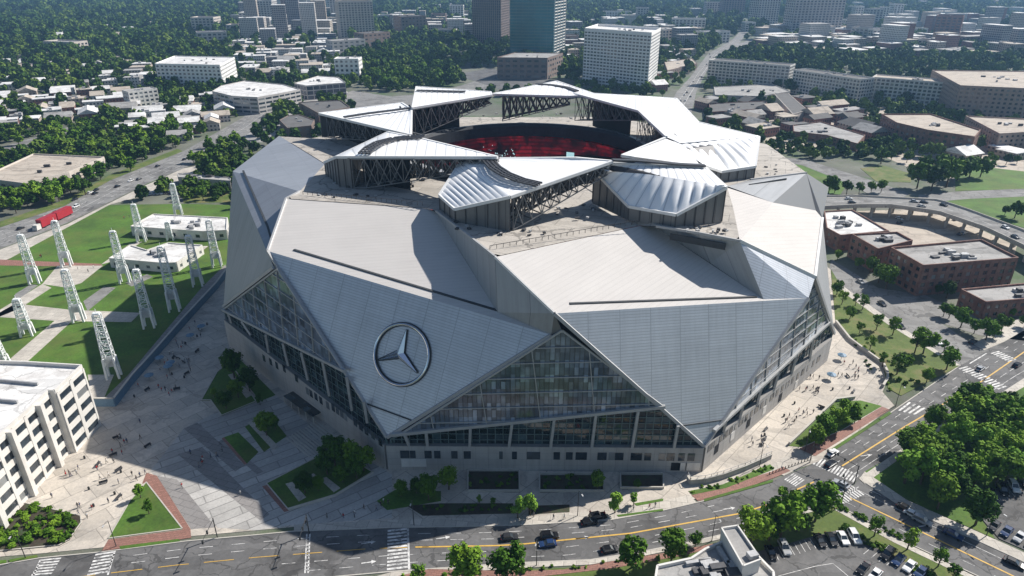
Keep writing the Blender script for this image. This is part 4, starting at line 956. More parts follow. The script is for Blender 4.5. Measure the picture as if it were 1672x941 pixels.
def foot(bl, br, ytop, depth):
    """footprint behind the ground line bl-br (pixels) and the height from a top pixel row above bl"""
    a, b = at(*bl), at(*br); d = (b-a).normalized(); n = Vector((-d.y, d.x, 0)); r = ray(bl[0], ytop); z = CH+a.y/r.y*r.z
    if isinstance(depth, tuple): n = at(*depth)-b; depth = 1.0
    return [(a.x, a.y), (b.x, b.y), (b.x+n.x*depth, b.y+n.y*depth), (a.x+n.x*depth, a.y+n.y*depth)], z
def bfoot(name, label, bl, br, ytop, depth, *a, **k):
    P, z = foot(bl, br, ytop, depth); return building(name, label, P, z, *a, **k)
def broof(name, label, pts, z, *a, **k): return building(name, label, [tuple(at(x, y, z))[:2] for x, y in pts], z, *a, **k)
# near left: white office block, facing the plaza
wb = building('office_block', 'long white five-storey office block in the near left corner beside the plaza', [(-210, 118), (-131.5, 118), (-131.5, 163), (-129.8, 163), (-129.8, 176.5), (-148, 178.5), (-210, 182)], 21, 'white_wall', 'roof_white', None, 'glass', 4.1, 5.4, .80, .56, 30, 1.2, relief=.5)
mb = MB(); mb.box((-165, 150, 21), 26, 30, 2.2); mb.box((-160, 168, 21), 14, 10, 3.0); mb.box((-186, 140, 21), 12, 40, 2.6); mb.build('plant_room', M['roof_white'], wb)
for k in range(6):
    mb = MB(); mb.bar((-137, 122+k*9, 21.6), (-150, 124+k*9, 21.6), .5, .9); mb.build('roof_duct', M['hvac'], wb)
for y in (121, 133, 145, 157, 163.5): mb = MB(); mb.box((-130.6, y, 0), 1.9, 1.4, 21.4); mb.build('pilaster', M['white_wall'], wb)
# near bottom: low grey roofed building with a stair tower
lb = broof('flat_roofed_building', 'low pale building with cluttered grey roof at the bottom edge by the parking lot', [(1073, 928), (1128, 916), (1152, 900), (1204, 878), (1262, 938), (1266, 1010), (1060, 1010)], 10, 'white_wall', 'roof_grey', None, 'glass', 4, 5, .4, .4, 14, .9)
TW = [tuple(at(x, y, 13.6))[:2] for x, y in ((1178, 864), (1204, 860), (1242, 915), (1213, 926))]
tc = Vector((sum(p[0] for p in TW)/4, sum(p[1] for p in TW)/4))
mb = MB(); mb.prism(TW, 9.9, 13.4); t_ = mb.build('stair_tower', M['white_wall'], lb)
mb = MB(); mb.prism([tuple(tc+(Vector(p)-tc)*.9) for p in TW], 13.2, 13.46); mb.build('roof', M['roof_grey'], t_)
for i in range(4): mb = MB(); mb.bar((*TW[i-1], 13.7), (*TW[i], 13.7), .35, .7); mb.build('parapet', M['white_wall'], t_)
mb = MB(); q = at(1228, 910, 13.4); mb.box(q, 2.2, 1.6, 1.2, .3); mb.build('roof_hatch', M['hvac'], t_)
for x, y, sx, sy in ((1140, 920, 6, .8), (1180, 910, 1, 5), (1165, 925, 3, 2), (1195, 925, 2, 2)): mb = MB(); mb.box(at(x, y, 10), sx, sy, .9, .2); mb.build('roof_duct', M['hvac'], lb)
# brick blocks to the right of the stadium
broof('brick_block', 'four-storey red brick block with a long grey roof beside the curved overpass', [(1455, 407), (1601.5, 394), (1661.5, 423.7), (1507, 436)], 13.8, 'brick', 'roof_grey', None, 'glass', 3.5, 4.2, .5, .55, 12, 1)
broof('brick_block', 'stepped red brick block with grey roof between white roofed hall and long brick block', [(1391, 385), (1464, 381.6), (1489, 395), (1433, 409)], 11, 'brick', 'roof_grey', None, 'glass', 3.6, 4.5, .45, .5, 8, 1)
broof('brick_hall', 'brick hall with bright white roof at the right foot of the stadium', [(1346, 347), (1391, 344.6), (1450, 379), (1372, 386), (1350, 374)], 8, 'brick', 'roof_white', None, 'glass', 4, 6, .3, .4, 12, .8)
broof('brick_block', 'small two-storey red brick building at the right edge beyond the side street', [(1569.6, 475), (1700, 463), (1745, 485), (1609, 495.5)], 7, 'brick', 'roof_grey', None, 'glass', 3.5, 4, .45, .5, 6, .9)
# left: warehouse and the two park pavilions
broof('warehouse', 'wide beige flat-roofed warehouse behind trees beside the left boulevard', [(55, 253), (170, 258), (112, 283), (39.5, 301), (-30, 292)], 9, 'cream_wall', 'roof_tan', None, 'glass', 4.5, 7, .5, .35, 3, .9)
broof('park_pavilion', 'long pale single-storey pavilion at the far end of the sports lawn', [(214, 371), (251, 351), (371, 357), (370, 377), (332, 379)], 5, 'white_wall', 'roof_white', None, 'glass', 5, 7, .35, .45, 8, .6)
broof('park_pavilion', 'low pale pavilion among the white lattice towers in the middle of the park', [(179, 423), (214, 402), (240, 410), (275, 398), (330, 402), (288, 430), (268, 431)], 4.5, 'white_wall', 'roof_white', None, 'glass', 4.5, 6, .35, .45, 8, .6)
# middle distance, left
bfoot('hotel', 'white eight-storey hotel slab with rows of small dark windows, left of centre', (262, 146), (366, 149), 105, (389, 133), 'white_bright', 'roof_white', None, 'glass', 4, 5.6, .55, .5, 6, 1)
bfoot('office_block', 'small pale office block standing left below the white hotel slab', (215, 177), (262, 171), 151, 16, 'white_wall', 'roof_grey', None, 'glass', 4, 5, .6, .5, 3, .8)
bfoot('office_block', 'white block with square windows at the left edge of the dark wood', (549, 133), (588, 133), 97, 22, 'white_bright', 'roof_white', None, 'glass', 5, 6, .5, .5, 3, .8)
broof('convention_hall', 'low round-fronted convention hall with white roof below the white hotel slab', [(347, 150), (362, 141), (400, 133), (462, 139), (490, 147), (455, 154), (420, 160), (380, 158)], 16, 'grey_wall', 'roof_white', None, 'glass', 4, 8, .85, .5, 5, .8)
broof('convention_hall', 'low dark glazed hall with pale overhanging roof in front of the square-windowed block', [(481, 137), (520, 125), (552, 127), (564, 136), (500, 141)], 15, 'grey_wall', 'roof_white', None, 'glass_navy', 5, 7, .9, .8, 4, .8)
broof('brown_hall', 'low brown hall with dark flat roof behind the stadium left rim', [(488, 168), (556, 165), (571, 176), (520, 186)], 12, 'brown_wall', 'roof_dark', None, 'glass', 6, 8, .3, .3, 3, .8)
broof('brown_pavilion', 'small brown many-sided pavilion near the left rim of the stadium', [(457, 197), (470, 190), (488, 188), (513, 197), (508, 206), (470, 210)], 9, 'brown_wall', 'roof_dark', None, 'glass', 5, 6, .4, .4, 2, .6)
broof('office_block', 'low grey wall-like block beside the boulevard under trees, left of the stadium', [(290, 284), (376, 291), (376, 296), (292, 290)], 5, 'grey_wall', 'roof_grey', None, 'glass', 5, 6, .5, .4, 2, .5)
# middle distance towers
bfoot('tower', 'tan gridded office tower left of centre rising out of the picture', (558, 69), (613, 67), 4, 40, 'cream_wall', 'roof_tan', None, 'glass', 4.2, 6, .55, .5, 4, 2)
bfoot('office_block', 'dark brown block with few windows between tan tower and dark wood', (657, 64), (697, 62), 28, 40, 'brown_wall', 'roof_dark', None, 'glass', 6, 8, .4, .4, 2, 1)
bfoot('office_block', 'low brown block at the foot of the tan gridded tower', (596, 80), (638, 76), 56, 30, 'brown_wall', 'roof_dark', None, 'glass', 6, 10, .5, .4, 2, 1)
bfoot('office_block', 'low grey flat block in front of the tan gridded tower', (545, 92), (598, 88), 68, 26, 'grey_wall', 'roof_grey', None, 'glass', 6, 10, .5, .4, 2, 1)
bfoot('tower', 'dark striped skyscraper left of the teal glass tower', (772, 76), (818, 79), -42, (832, 73), 'brown_wall', 'roof_dark', None, 'glass_navy', 4.2, 4.5, .62, .8, 2, 2)
gt = bfoot('glass_tower', 'teal glass skyscraper cut off by the top of the picture', (833, 100), (902, 102), -75, (920, 94), 'frame_teal', 'roof_grey', None, 'glass_teal', 4.5, 9, .985, .84, 2, 2, relief=.3)
a_, b_ = at(903, 102), at(921, 94)
for k in range(5):
    p = a_.lerp(b_, k/4)+(b_-a_).normalized().cross(Vector((0, 0, 1)))*.8; mb = MB(); mb.bar((p.x, p.y, 0), (p.x, p.y, 190), 1.8, 1.2); mb.build('pier', M['white_wall'], gt)
for k in range(44):
    o_ = (b_-a_).normalized().cross(Vector((0, 0, 1)))*.5; mb = MB(); mb.bar(a_+o_+Vector((0, 0, 4+k*4.3)), b_+o_+Vector((0, 0, 4+k*4.3)), .8, 1.3); mb.build('spandrel', M['white_wall'], gt)
bfoot('tower_podium', 'grey podium block at the foot of the teal glass tower', (812, 129), (893, 130), 95, (918, 120), 'brown_wall', 'roof_grey', None, 'glass', 6, 9, .6, .45, 3, 1)
bfoot('office_block', 'broad white office slab of seventeen storeys right of the teal tower', (951, 137), (1056, 151), 50, (1071, 136), 'white_bright', 'roof_white', None, 'glass', 3.75, 5.0, .72, .5, 6, 3)
# right of the avenue
bfoot('apartment_slab', 'grey six-storey slab with thin piers right of the long avenue', (1153, 138), (1283, 150), 99, 22, 'white_wall', 'roof_dark', None, 'glass', 3.8, 4.6, .72, .62, 5, 1)
bfoot('apartment_slab', 'grey-tan eight-storey slab with blank end wall, second right of the avenue', (1290, 152), (1397, 171), 115, 22, 'white_wall', 'roof_dark', None, 'glass', 3.6, 4.2, .66, .6, 5, 1)
bfoot('apartment_slab', 'grey seven-storey slab with white piers left of the broad tan block', (1416, 167), (1531, 178), 127, 24, 'white_wall', 'roof_tan', None, 'glass', 3.6, 4.4, .68, .6, 6, 1)
broof('apartment_block', 'broad tan brick block with huge flat tan roof at the right edge', [(1522, 116), (1700, 118), (1760, 150), (1568, 141)], 31, 'brick_pale', 'roof_tan', None, 'glass', 3.7, 4.6, .5, .5, 10, 1)
broof('brick_block', 'long red brick block with tan roofs in the right middle distance', [(1440, 188), (1520, 188), (1600, 214), (1591, 225), (1515, 214), (1464, 202)], 16, 'brick', 'roof_tan', None, 'glass', 4, 5, .45, .5, 6, 1)
broof('brick_block', 'brick block with sandy roof cut by the right edge of the picture', [(1577, 191), (1680, 196), (1720, 215), (1632, 220)], 14, 'brick_pale', 'roof_tan', None, 'glass', 4, 5, .45, .5, 5, 1)
broof('brick_block', 'low red brick building with grey roofs among trees, right behind the stadium', [(1295, 206), (1340, 200), (1412, 222), (1400, 236), (1350, 222), (1296, 216)], 6, 'brick', 'roof_grey', None, 'glass', 3.5, 6, .3, .4, 6, .8)
broof('shed', 'grey windowless shed with pale end wall behind the stadium right rim', [(1263.5, 153), (1287, 153), (1318, 180), (1295, 187)], 9, 'cream_wall', 'roof_dark', [], 'glass', units=0, parapet=.3)
broof('low_block', 'long low grey building with flat roof below the first grey slab', [(1166, 143), (1260, 138), (1290, 150), (1240, 158), (1168, 156)], 8, 'grey_wall', 'roof_grey', None, 'glass', 4, 7, .5, .4, 6, .7)
broof('low_block', 'low brown brick building with dark roof just right of the avenue', [(1158, 170), (1250, 166), (1256, 178), (1160, 184)], 7, 'brick', 'roof_dark', None, 'glass', 4, 7, .4, .4, 5, .7)
broof('low_block', 'low building with pale tan roof left of the avenue beside the white slab', [(1085, 102), (1130, 96), (1138, 104), (1090, 116)], 8, 'brown_wall', 'roof_tan', None, 'glass', 4, 7, .4, .4, 3, .7)
# far skyline
def far_tower(label, bl, br, ytop, depth, wm, roof='roof_grey', win='glass_navy', nfl=5, bay=8, wf=.6, hf=.6, name='tower'):
    return bfoot(name, label, bl, br, ytop, depth, wm, roof, None, win, nfl, bay, wf, hf, 1, 2)
far_tower('dark red-brown brick tower standing alone on the far right skyline', (1519, 72), (1561, 74), 27, 40, 'brick')
far_tower('wide blue-grey twin residential tower cut by the top edge, far right', (1290, 63), (1370, 62), -25, 40, 'grey_wall')
far_tower('slim grey tower beside the end of the avenue, cut by the top edge', (1234, 47), (1268, 46), -30, 36, 'grey_wall')
far_tower('brown tower left of the end of the avenue, cut by the top edge', (1178, 34), (1213, 34), -20, 40, 'brown_wall')
far_tower('pale grey block left of the brown tower near the end of the avenue', (1152, 31), (1177, 31), 5, 36, 'grey_wall')
far_tower('cream block tower with dark stripes in the far left distance', (316, 59), (353, 59), 30, 40, 'cream_wall', win='glass')
far_tower('pale grey block below the cream block tower, far left', (326, 81), (374, 79), 55, 34, 'grey_wall', win='glass')
far_tower('pale block alone among the forest at the far left', (75, 85), (123, 87), 69, 30, 'cream_wall', win='glass')
far_tower('slim pale tower right of the cream block tower', (394, 52), (411, 52), 22, 36, 'white_wall')
far_tower('blue-grey tower cut by the top edge left of the tan tower', (425, 46), (449, 46), 2, 40, 'grey_wall')
far_tower('grey tower with pale edge cut by the top edge left of the tan tower', (463, 42), (497, 42), -5, 40, 'brown_wall')
far_tower('pale twin block left of the tan gridded tower', (508, 27), (540, 26), -8, 40, 'white_wall')
far_tower('white slender tower in the far right cluster', (1437, 45), (1446, 45), 13, 22, 'white_wall')
far_tower('grey glazed block in the far right cluster', (1415, 45), (1437, 45), 16, 30, 'grey_wall')
far_tower('white slab tower left of the far right cluster', (1392, 42), (1405, 42), 12, 24, 'white_wall')
far_tower('pale grey mid-rise below the far right cluster', (1385, 72), (1420, 75), 46, 30, 'grey_wall')
far_tower('blue-grey mid-rise right below the far right cluster', (1420, 76), (1455, 76), 50, 30, 'white_wall')
far_tower('dark low slab right of the red-brown tower', (1572, 85), (1640, 82), 62, 40, 'brown_wall')
far_tower('white low block with green front near the avenue end', (1095, 55), (1150, 56), 32, 40, 'white_wall')
far_tower('pale stepped block right of the broad white slab', (1080, 75), (1115, 72), 50, 36, 'cream_wall', win='glass')
far_tower('white cubic block beside the long avenue', (1150, 72), (1190, 70), 54, 30, 'white_wall', win='glass')
for l, bl, br, yt, wm in [
 ('pale office tower with dark stripes between twin block and tan tower', (541, 34), (556, 34), -14, 'cream_wall'), ('white slab low behind the tan tower, to its right', (618, 44), (640, 44), 26, 'white_wall'), ('light grey mid-rise left below the cut grey tower', (440, 62), (470, 62), 44, 'grey_wall'),
 ('white mid-rise below the pale twin block', (500, 54), (535, 54), 36, 'white_wall'), ('cream mid-rise right of the cream block tower', (372, 62), (392, 62), 42, 'cream_wall'), ('brown slab between dark brown block and striped skyscraper', (705, 46), (728, 46), 24, 'brown_wall'),
 ('pale tower behind the dark wood, left of the striped skyscraper', (735, 38), (757, 38), 10, 'white_wall'), ('grey mid-rise low behind the dark wood', (712, 66), (745, 66), 50, 'grey_wall'), ('brown mid-rise between teal tower and white slab', (924, 84), (944, 84), 60, 'brown_wall'),
 ('blue-white tall block above the far right cluster', (1455, 38), (1470, 38), 8, 'white_wall'), ('long pale low-rise right of the far right cluster', (1465, 62), (1512, 62), 48, 'white_wall'), ('tan mid-rise left of the red-brown tower', (1488, 84), (1516, 84), 66, 'cream_wall'),
 ('white hospital-like block right of the twin residential tower', (1376, 56), (1392, 56), 34, 'white_wall'), ('low cream slab at the foot of the twin residential tower', (1300, 84), (1345, 84), 72, 'cream_wall'), ('pale low slab at the far right edge below the hills', (1640, 60), (1672, 60), 48, 'white_wall'),
 ('white office block beside the cut brown tower by the avenue', (1216, 52), (1232, 52), 38, 'white_wall'), ('broad pale block above the broad white slab', (985, 34), (1030, 34), 20, 'white_wall'), ('small grey tower above the broad white slab, right end', (1040, 36), (1058, 36), 14, 'grey_wall')]:
    far_tower(l, bl, br, yt, 30, wm, win='glass')
# curved overpass on piers
ov = thing('overpass', 'curved concrete road overpass on slanted piers at the right behind the brick blocks', 'overpass', tuple(at(1500, 345)))
NE = [(1330, 340), (1400, 336), (1456, 336), (1533, 347), (1609, 373), (1672, 403), (1740, 440)]; FE = [(1330, 322), (1400, 321), (1456, 324), (1533, 328), (1584, 345), (1672, 378), (1760, 420)]
OZ = 8.0; n_ = W2(NE, OZ); f_ = W2(FE, OZ); f_ = lerp_line(f_, f_, 0, 30); n_ = lerp_line(n_, n_, 0, 30)
mb = MB()
for i in range(30): mb.hexa([n_[i]-Vector((0, 0, 1.3)), n_[i+1]-Vector((0, 0, 1.3)), f_[i+1]-Vector((0, 0, 1.3)), f_[i]-Vector((0, 0, 1.3)), n_[i], n_[i+1], f_[i+1], f_[i]])
mb.build('road_deck', M['walk'], ov)
for e in (n_, f_):
    mb = MB()
    for i in range(30): mb.bar(e[i]+Vector((0, 0, .5)), e[i+1]+Vector((0, 0, .5)), .4, 1.1)
    mb.build('barrier', M['kerb'], ov)
mb = MB(); line(mb, [p+Vector((0, 0, .05)) for p in lerp_line(n_, f_, .5, 60)], .3, (6, 6), world=True); mb.build('lane_line', M['paint'], ov)
mb = MB(); a_ = [p+Vector((0, 0, .03)) for p in lerp_line(n_, f_, .08, 30)]; b_ = [p+Vector((0, 0, .03)) for p in lerp_line(n_, f_, .92, 30)]
for i in range(30): mb.poly([a_[i], a_[i+1], b_[i+1], b_[i]])
mb.build('roadway', M['asphalt_old'], ov)
for i in range(3, 30, 2):
    for f in (.15, .8):
        p = n_[i].lerp(f_[i], f); mb = MB(); mb.bar(Vector((p.x, p.y, 0)), Vector((p.x, p.y, OZ-1.2)), 1.3, 1.0); mb.build('pier', M['kerb'], ov)
KEEP.append([(p.x, p.y) for p in n_]+[(p.x, p.y) for p in f_[::-1]])
# scattered low houses and blocks, each its own thing
ME_pat = [mat_windows('house windows '+str(k), w, g, pu, pv, fu, fv) for k, (w, g, pu, pv, fu, fv) in enumerate([
    ((.60, .57, .53), (.05, .06, .07), 3.2, 3.4, .5, .5), ((.24, .11, .085), (.05, .05, .06), 3.0, 3.3, .42, .5), ((.33, .31, .30), (.05, .06, .08), 4, 3.6, .7, .55), ((.45, .38, .31), (.05, .05, .06), 3.5, 3.3, .5, .5)])]
ROOFS = ['roof_white', 'roof_grey', 'roof_tan', 'roof_white', 'roof_white']
def hit(x, y, r):
    for K in KEEP:
        if inside(x, y, K): return True
        for p in K:
            if abs(p[0]-x) < r and abs(p[1]-y) < r: return True
    return False
def scatter_houses(poly, n, w, d, h, pats, label, group, rot, rnd, roofs=ROOFS):
    P = [tuple(at(x, y))[:2] for x, y in poly]; xs = [p[0] for p in P]; ys = [p[1] for p in P]; done = 0; tries = 0; got = []
    while done < n and tries < n*40:
        tries += 1
        # spread evenly over the picture, not over the map
        px = rnd.uniform(min(q[0] for q in poly), max(q[0] for q in poly)); py = rnd.uniform(min(q[1] for q in poly), max(q[1] for q in poly))
        p = at(px, py); x, y = p.x, p.y
        if not inside(x, y, P): continue
        W_, D_, H_ = rnd.uniform(*w), rnd.uniform(*d), rnd.uniform(*h)
        if hit(x, y, 3) or hit(x+W_/2, y, 1) or hit(x-W_/2, y, 1) or any(abs(g[0]-x) < (g[2]+W_)*.55 and abs(g[1]-y) < (g[3]+D_)*.6 for g in got): continue
        got.append((x, y, W_, D_)); done += 1; k = rnd.choice(pats); r = rot+rnd.choice((0, 0, math.pi/2))+rnd.uniform(-.08, .08)
        root = thing('house' if H_ < 12 else 'building', label, 'house' if H_ < 12 else 'building', (x, y, 0), r, group)
        fp = [(-W_/2, -D_/2), (W_/2, -D_/2), (W_/2, D_/2), (-W_/2, D_/2)]
        if rnd.random() < .4 and W_ > 14: fp = [(-W_/2, -D_/2), (W_/2, -D_/2), (W_/2, D_*.1), (W_*.1, D_*.1), (W_*.1, D_/2), (-W_/2, D_/2)]
        mb = MB(); mb.prism(fp, 0, H_); o = bpy.data.objects.new('wall', mb.mesh('wall', ME_pat[k])); COL.objects.link(o); o.parent = root
        mb = MB()
        if H_ < 9.5 and len(fp) == 4 and rnd.random() < .75:     # pitched roof
            x, y, r_ = W_*.53, D_*.56, H_+D_*.24
            mb.poly([(-x, -y, H_-.2), (x, -y, H_-.2), (x, 0, r_), (-x, 0, r_)]); mb.poly([(x, y, H_-.2), (-x, y, H_-.2), (-x, 0, r_), (x, 0, r_)]); mb.poly([(-x, y, H_-.2), (-x, -y, H_-.2), (-x, 0, r_)]); mb.poly([(x, -y, H_-.2), (x, y, H_-.2), (x, 0, r_)])
            W_ = 13
        else: mb.prism([(a*1.02, b*1.02) for a, b in fp], H_-.2, H_+.5)
        o = bpy.data.objects.new('roof', mb.mesh('roof', M[rnd.choice(roofs)])); COL.objects.link(o); o.parent = root
        for _ in range(rnd.randint(0, 2) if W_ > 14 else 0): kid('rooftop_unit', ME_unit, o, (rnd.uniform(-.4, .05)*W_, rnd.uniform(-.4, .05)*D_, H_+.45), 0, (rnd.uniform(1.5, 4), rnd.uniform(1.5, 3), rnd.uniform(1, 2.5)))
    KEEP.extend([[(g[0]-g[2]*.5, g[1]-g[3]*.5), (g[0]+g[2]*.5, g[1]-g[3]*.5), (g[0]+g[2]*.5, g[1]+g[3]*.5), (g[0]-g[2]*.5, g[1]+g[3]*.5)] for g in got])
rh = random.Random(21)
HZ = [
 ([(385, 70), (545, 66), (548, 128), (500, 128), (392, 128)], 60, (16, 40), (14, 30), (6, 14), [0, 0, 2], 'low white-roofed building in the dense quarter right of the white hotel', 'low buildings right of the white hotel', .2),
 ([(0, 160), (170, 148), (215, 160), (160, 190), (0, 215)], 44, (12, 28), (10, 20), (5, 9), [0, 1, 3], 'small pale-roofed house among trees above the left avenue', 'houses above the left avenue', .5),
 ([(0, 100), (200, 90), (250, 120), (200, 145), (0, 150)], 40, (12, 24), (10, 18), (5, 8), [0, 0, 3], 'small house half hidden in the left woods', 'houses in the left woods', .5),
 ([(200, 180), (340, 165), (450, 170), (440, 200), (300, 235), (210, 225)], 30, (12, 26), (10, 20), (5, 9), [1, 0, 3], 'low house among trees below the white hotel', 'houses below the white hotel', .4),
 ([(0, 20), (330, 0), (400, 40), (310, 70), (0, 70)], 46, (20, 50), (16, 30), (6, 12), [0, 0], 'tiny pale building in the hazy far left forest', 'far buildings in the left forest', .2),
 ([(390, 30), (560, 30), (558, 66), (390, 66)], 40, (18, 40), (16, 30), (10, 36), [0, 2, 3], 'distant mid-rise left of the tan gridded tower', 'distant mid-rises left of the tan tower', .1),
 ([(620, 30), (770, 15), (770, 60), (705, 62), (620, 52)], 34, (18, 40), (16, 30), (10, 30), [0, 2, 3, 1], 'distant block between tan tower and dark striped skyscraper', 'distant blocks behind the dark wood', .1),
 ([(925, 20), (1150, 10), (1150, 50), (1080, 100), (1075, 50), (950, 45), (925, 90)], 46, (18, 44), (16, 30), (8, 26), [0, 2, 3], 'distant pale block left of the long avenue', 'distant blocks left of the avenue', .3),
 ([(1240, 50), (1400, 64), (1520, 72), (1672, 60), (1672, 96), (1400, 96), (1240, 84)], 90, (18, 48), (16, 34), (8, 24), [0, 2, 3, 1], 'distant building below the far right skyline', 'distant buildings of the far right quarter', .3),
 ([(1380, 15), (1672, 12), (1672, 48), (1380, 48)], 44, (20, 50), (16, 34), (10, 34), [0, 2, 0], 'hazy pale building on the far right skyline', 'hazy buildings on the far right', .3),
 ([(1080, 80), (1130, 84), (1105, 140), (1070, 150)], 8, (14, 30), (12, 20), (6, 10), [1, 3, 0], 'low building between white slab and avenue', 'low buildings left of the avenue', .4),
 ([(1150, 160), (1290, 160), (1420, 195), (1430, 240), (1250, 225), (1150, 200)], 22, (14, 34), (12, 22), (5, 9), [1, 1, 3], 'low brick building right of the avenue behind the stadium', 'low buildings right behind the stadium', .4, ['roof_grey', 'roof_dark', 'roof_tan']),
 ([(1540, 240), (1672, 235), (1672, 262), (1560, 262)], 6, (14, 30), (12, 20), (5, 9), [1, 3], 'low brick building at the right edge above the ramp', 'low buildings above the ramp', .4),
 ([(920, 60), (950, 60), (950, 110), (922, 100)], 5, (16, 30), (12, 20), (10, 24), [1, 3], 'brown block between teal tower and white slab', 'brown blocks beside the teal tower', .2),
]
HZ[:0] = [
 ([(400, 30), (560, 22), (560, 70), (400, 76)], 18, (20, 34), (20, 30), (28, 75), [0, 2, 3, 0], 'pale high-rise of the hazy cluster left of the tan tower', 'high-rises left of the tan tower', .2),
 ([(620, 44), (770, 40), (770, 68), (640, 74)], 10, (20, 36), (20, 30), (18, 42), [0, 2, 3], 'pale mid-rise above the dark wood', 'mid-rises above the dark wood', .2),
 ([(925, 40), (1150, 30), (1150, 75), (1080, 95), (930, 90)], 18, (22, 44), (20, 30), (14, 34), [0, 2, 3, 0], 'pale mid-rise behind the broad white slab', 'mid-rises behind the white slab', .25),
 ([(1380, 38), (1672, 40), (1672, 85), (1400, 92), (1240, 84), (1240, 66), (1380, 66)], 34, (22, 44), (20, 32), (16, 52), [0, 2, 3, 0, 1], 'mid-rise of the far right quarter', 'mid-rises of the far right quarter', .3),
 ([(215, 120), (262, 100), (262, 150), (215, 150)], 5, (18, 34), (16, 24), (8, 16), [0, 3], 'pale block left of the white hotel', 'blocks left of the white hotel', .3)]
for z in HZ: scatter_houses(*z[:9], rh, *z[9:])
# ------------------------------------------------------------------ trees
def crown_mesh(seed, n, size, R=4.2, zc=6.1, zr=4.1, clumps=16, m='leaf_mid', shape='round'):
    r = random.Random(seed); mb = MB(); cl = []
    for _ in range(clumps):
        while True:
            v = Vector((r.uniform(-1, 1), r.uniform(-1, 1), r.uniform(-.9, 1)))
            if v.length < 1: break
        if shape == 'cone': v.x *= (1-.55*max(0, v.z)); v.y *= (1-.55*max(0, v.z))
        cl.append((Vector((v.x*R*.72, v.y*R*.72, zc+v.z*zr*.74)), r.uniform(.17, .42)*R))
    for _ in range(n):
        c, q = r.choice(cl)
        d = Vector((r.gauss(0, 1), r.gauss(0, 1), r.gauss(.25, 1))).normalized(); p = c+d*q*(r.random()**.4)
        nn = (d*1.1+Vector((r.gauss(0, .6), r.gauss(0, .6), r.gauss(.3, .6)))).normalized(); u = nn.orthogonal().normalized(); a = r.uniform(0, 6.28)
        u = u*math.cos(a)+nn.cross(u)*math.sin(a); w = nn.cross(u); s = size*r.uniform(.6, 1.3)
        mb.poly([p-u*s*.5-w*s*.32, p+u*s*.55-w*s*.22, p+u*s*.35+w*s*.42, p-u*s*.38+w*s*.40])
    return mb.mesh('crown', M[m])
def trunk_mesh(seed, H=6.0, r0=.28):
    r = random.Random(seed); mb = MB(); top = Vector((r.uniform(-.3, .3), r.uniform(-.3, .3), H))
    mb.tube([(0, 0, -.1), (top.x*.4, top.y*.4, H*.45), top], [r0, r0*.75, r0*.35], 6)
    for k in range(5):
        a = k*1.26+r.uniform(-.3, .3); z = H*r.uniform(.35, .6); L = r.uniform(1.6, 2.8)
        mb.tube([(top.x*.4, top.y*.4, z), (math.cos(a)*L*.5, math.sin(a)*L*.5, z+L*.5), (math.cos(a)*L, math.sin(a)*L, z+L*.85)], [r0*.5, r0*.36, r0*.16], 4)
    return mb.mesh('trunk', M['bark'])
def tree_kind(tag_, k, n, size, **kw):
    return [(crown_mesh(100*k+i, n, size, **kw), trunk_mesh(7*k+i)) for i in range(3)]
KIND = {
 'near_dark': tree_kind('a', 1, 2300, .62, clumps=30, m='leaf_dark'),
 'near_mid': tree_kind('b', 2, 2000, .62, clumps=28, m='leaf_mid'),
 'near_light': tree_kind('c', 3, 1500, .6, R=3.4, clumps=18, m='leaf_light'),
 'near_loose': tree_kind('d', 4, 900, .6, R=3.7, clumps=15, m='leaf_mid'),
 'mid_dark': tree_kind('e', 5, 900, 1.05, clumps=20, m='leaf_dark'),
 'mid_mid': tree_kind('f', 6, 900, 1.05, clumps=20, m='leaf_mid'),
}
TREES = []
def tree(kind, x, y, h, label, group=None, name='tree', wide=1.0, rnd=random):
    cm, tm = rnd.choice(KIND[kind]); s = h/10.2
    o = thing(name, label, 'tree', (x, y, 0), rnd.uniform(0, 6.28), group); o.scale = (s*wide, s*wide, s)
    kid('trunk', tm, o); kid('crown', cm, o); TREES.append((x, y, 3.2*s*wide)); return o
def tree_px(kind, bx, by, ty, label, group=None, wide=1.0):
    p = at(bx, by); d = ray(bx, ty); h = CH+p.y/d.y*d.z; return tree(kind, p.x, p.y, max(2.5, h), label, group, wide=wide)
